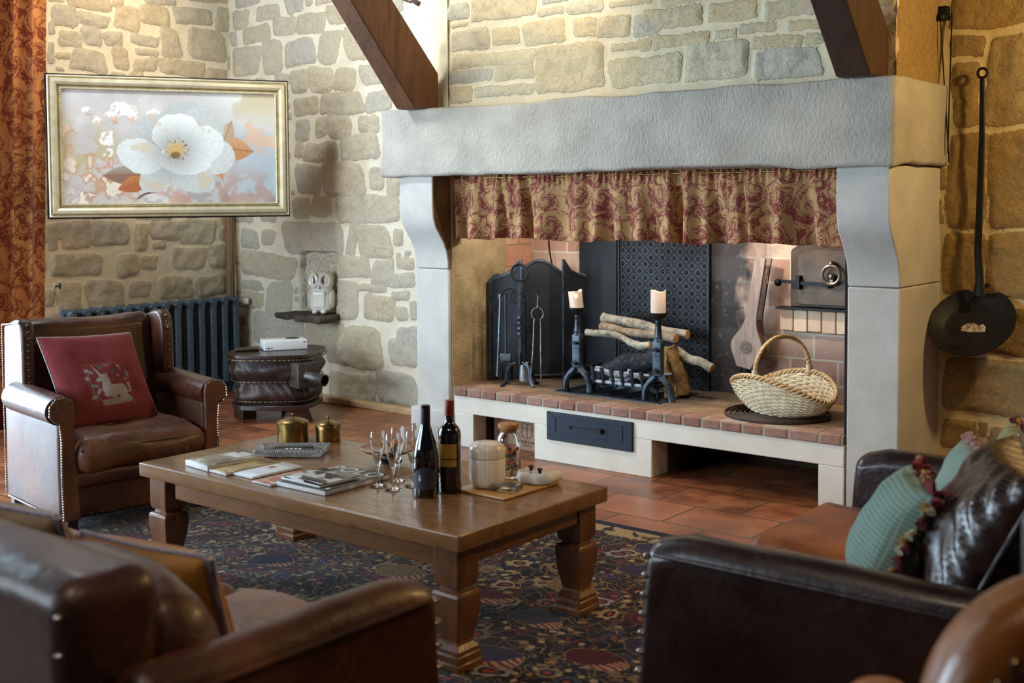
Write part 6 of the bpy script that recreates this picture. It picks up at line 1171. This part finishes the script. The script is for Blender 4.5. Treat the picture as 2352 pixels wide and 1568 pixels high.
# serving board and things on it
bd=MB(); bd.rbox((-.104,-.143,0),(.104,.143,.008),.003,(6,6,2)); solo(bd,'serving_board',wood('bamboo','#a5783c','#c99c5a','#8a6230',.3,(.4,2.5,1),1,.3,.05),'light bamboo board under the striped jar at the right end of the table','board',loc=(-2.459,2.998,TZ),rot=(0,0,-.01))
BZ=TZ+.0085
def stripe_mat():
    m,nt,b=mk('striped_birch'); v=coord(nt); s=nd(nt,'SeparateXYZ',{0:v}); a=math_(nt,'ARCTAN2',s.outputs[1],s.outputs[0]); f=noise(nt,nd(nt,'CombineXYZ',{0:math_(nt,'MULTIPLY',a,3.2),1:0,2:math_(nt,'MULTIPLY',s.outputs[2],.6)}).outputs[0],3,3)
    st(nt,b.inputs['Base Color'],mix(nt,mr(nt,f,.35,.62),hx('#c6c0b4'),hx('#b3875a'))); st(nt,b.inputs['Base Color'],mix(nt,mr(nt,f,.40,.66),hx('#eceae6'),hx('#dccdb8'))); b.inputs['Roughness'].default_value=.28; b.inputs['Coat Weight'].default_value=.4; return m
STRP=stripe_mat(); JR=thing('striped_jar','pale striped lidded jar standing on the bamboo board','jar',(-2.505,2.945,BZ),0)
b=MB(); b.lathe([(0,0),(.042,0),(.053,.006),(.058,.018),(.060,.03),(.060,.095),(.059,.0965),(0,.0965)],44); part(b,'body',STRP,JR); b=MB(); b.lathe([(.0585,.0975),(.060,.099),(.0600,.120),(.057,.134),(.048,.142),(.03,.146),(0,.147)],44); part(b,'lid',STRP,JR); b=MB(); b.lathe([(.0592,.0962),(.0592,.0978)],44); part(b,'seam',OCH,JR,'thin copper seam')
GJ=thing('glass_jar','clear glass jar with a cork lid and colourful sweets behind the striped jar','jar',(-2.530,3.088,BZ),0)
b=MB(); b.lathe([(0,.002),(.036,0),(.040,.004),(.041,.01),(.041,.125),(.038,.140),(.030,.150),(.029,.162),(.031,.165),(.0285,.165),(.0265,.160),(.0275,.149),(.0355,.138),(.0385,.124),(.0385,.012),(.036,.008),(0,.007)],40); part(b,'glass',GLASS,GJ)
b=MB(); b.lathe([(0,.152),(.0262,.152),(.0285,.166),(.034,.168),(.036,.176),(.035,.181),(0,.182)],36); part(b,'cork_lid',pm('cork','#8a5a2c','#b98a58',40,.8,.1,bmp=.4),GJ,'cork lid')
sw=['#b5381c','#c9861e','#3f6a34','#8a2438','#c9b09a','#5a2a20','#c2a52c','#7a4a5a']; SWM=[pm('sweet_'+k[1:],k,k,40,.4) for k in sw]; rr=random.Random(9); pts=[]; tries=0
while len(pts)<60 and tries<9000:
    tries+=1; a=rr.uniform(0,2*PI); r=.0295*math.sqrt(rr.random()); p=(r*math.cos(a),r*math.sin(a),rr.uniform(.017,.098))
    if all((p[0]-q[0])**2+(p[1]-q[1])**2+(p[2]-q[2])**2<.0128**2 for q in ()) and all(sum((p[k]-q[k])**2 for k in range(3))>.0128**2 for q in pts): pts.append(p)
SB=[]
b=MB(); b.sphere((0,0,0),(.0078,.0068,.0062),8)
for m_ in SWM: SB.append(b.mesh('sweet',m_))
CNAME=['red','amber','green','maroon','cream','brown','yellow','mauve']
for i,p in enumerate(pts):
    k=i%8; o=bpy.data.objects.new('sweet',SB[k]); COL.objects.link(o); o.location=(GJ.location[0]+p[0],GJ.location[1]+p[1],BZ+p[2]); o.rotation_euler=(rr.random()*6,rr.random()*6,0); o['label']='small %s wrapped sweet inside the corked glass jar'%CNAME[k]; o['category']='sweet'; o['group']='sweets in the glass jar, '+CNAME[k]
GP=thing('game_controller','white game controller lying on the bamboo board','controller',(-2.410,3.072,BZ),PI+.12); GP.scale=(.86,.90,1.10)
def gpf(V):
    V=V.copy(); x=V[:,0]; g=ss(.035,.075,abs(x)); V[:,1]-=g*.030*(1+ss(.0,.03,-V[:,1])); V[:,2]-=ss(.055,.08,abs(x))*V[:,2]*.12; V[:,2]+=.010*ss(.0,-.06,V[:,1])*(V[:,2]<.015)*(abs(x)<.03); return V
b=MB(); b.rbox((-.078,-.036,0.006),(.078,.042,.040),.016,(22,12,8),fn=gpf); V=np.array(b.v); V[:,2]-=V[:,2].min(); b.v=[tuple(p) for p in V]; part(b,'shell',pm('controller_white','#cfd6da','#dfe3e5',10,.4),GP,ang=60)
for x,y in ((-.035,.012),(.020,-.012)): b=MB(); b.lathe([(.007,.028),(.006,.041),(.010,.043),(.011,.047),(.009,.049),(0,.048)],18,X=T(x,y,0)); part(b,'thumbstick',BLP,GP,'black thumbstick')
for x,y in ((.045,.004),(.045,.020),(.036,.012),(.054,.012)): b=MB(); b.lathe([(.0045,.030),(.0045,.037),(.003,.0385),(0,.0385)],12,X=T(x,y,0)); part(b,'button',WHP,GP)
b=MB(); b.box((-.022,-.016,.030),(-.010,-.012,.0385)); b.box((-.018,-.020,.030),(-.014,-.008,.0385)); part(b,'direction_pad',WHP,GP,weld=False); b=MB(); b.lathe([(.006,.030),(.005,.038),(0,.038)],14,X=T(0,.024,0)); part(b,'home_button',pm('grey_plastic','#9aa0a3','#aab0b3',10,.4),GP)
AB=thing('acrylic_photo_block','clear acrylic photo block lying on the front corner of the bamboo board','photo frame',(-2.425,2.945,BZ),.30)
b=MB(); b.rbox((-.046,-.034,.0),(.046,.034,.016),.0015,(3,3,2)); part(b,'block',glass('acrylic',(1,1,1,1),0,1.49),AB); b=MB(); b.box((-.034,-.024,.0165),(.034,.024,.0172)); part(b,'photo',printed('photo_grey',['#3a4046','#6a7076','#9aa0a4','#c2c6c8'],40,7.),AB,'small grey photograph')
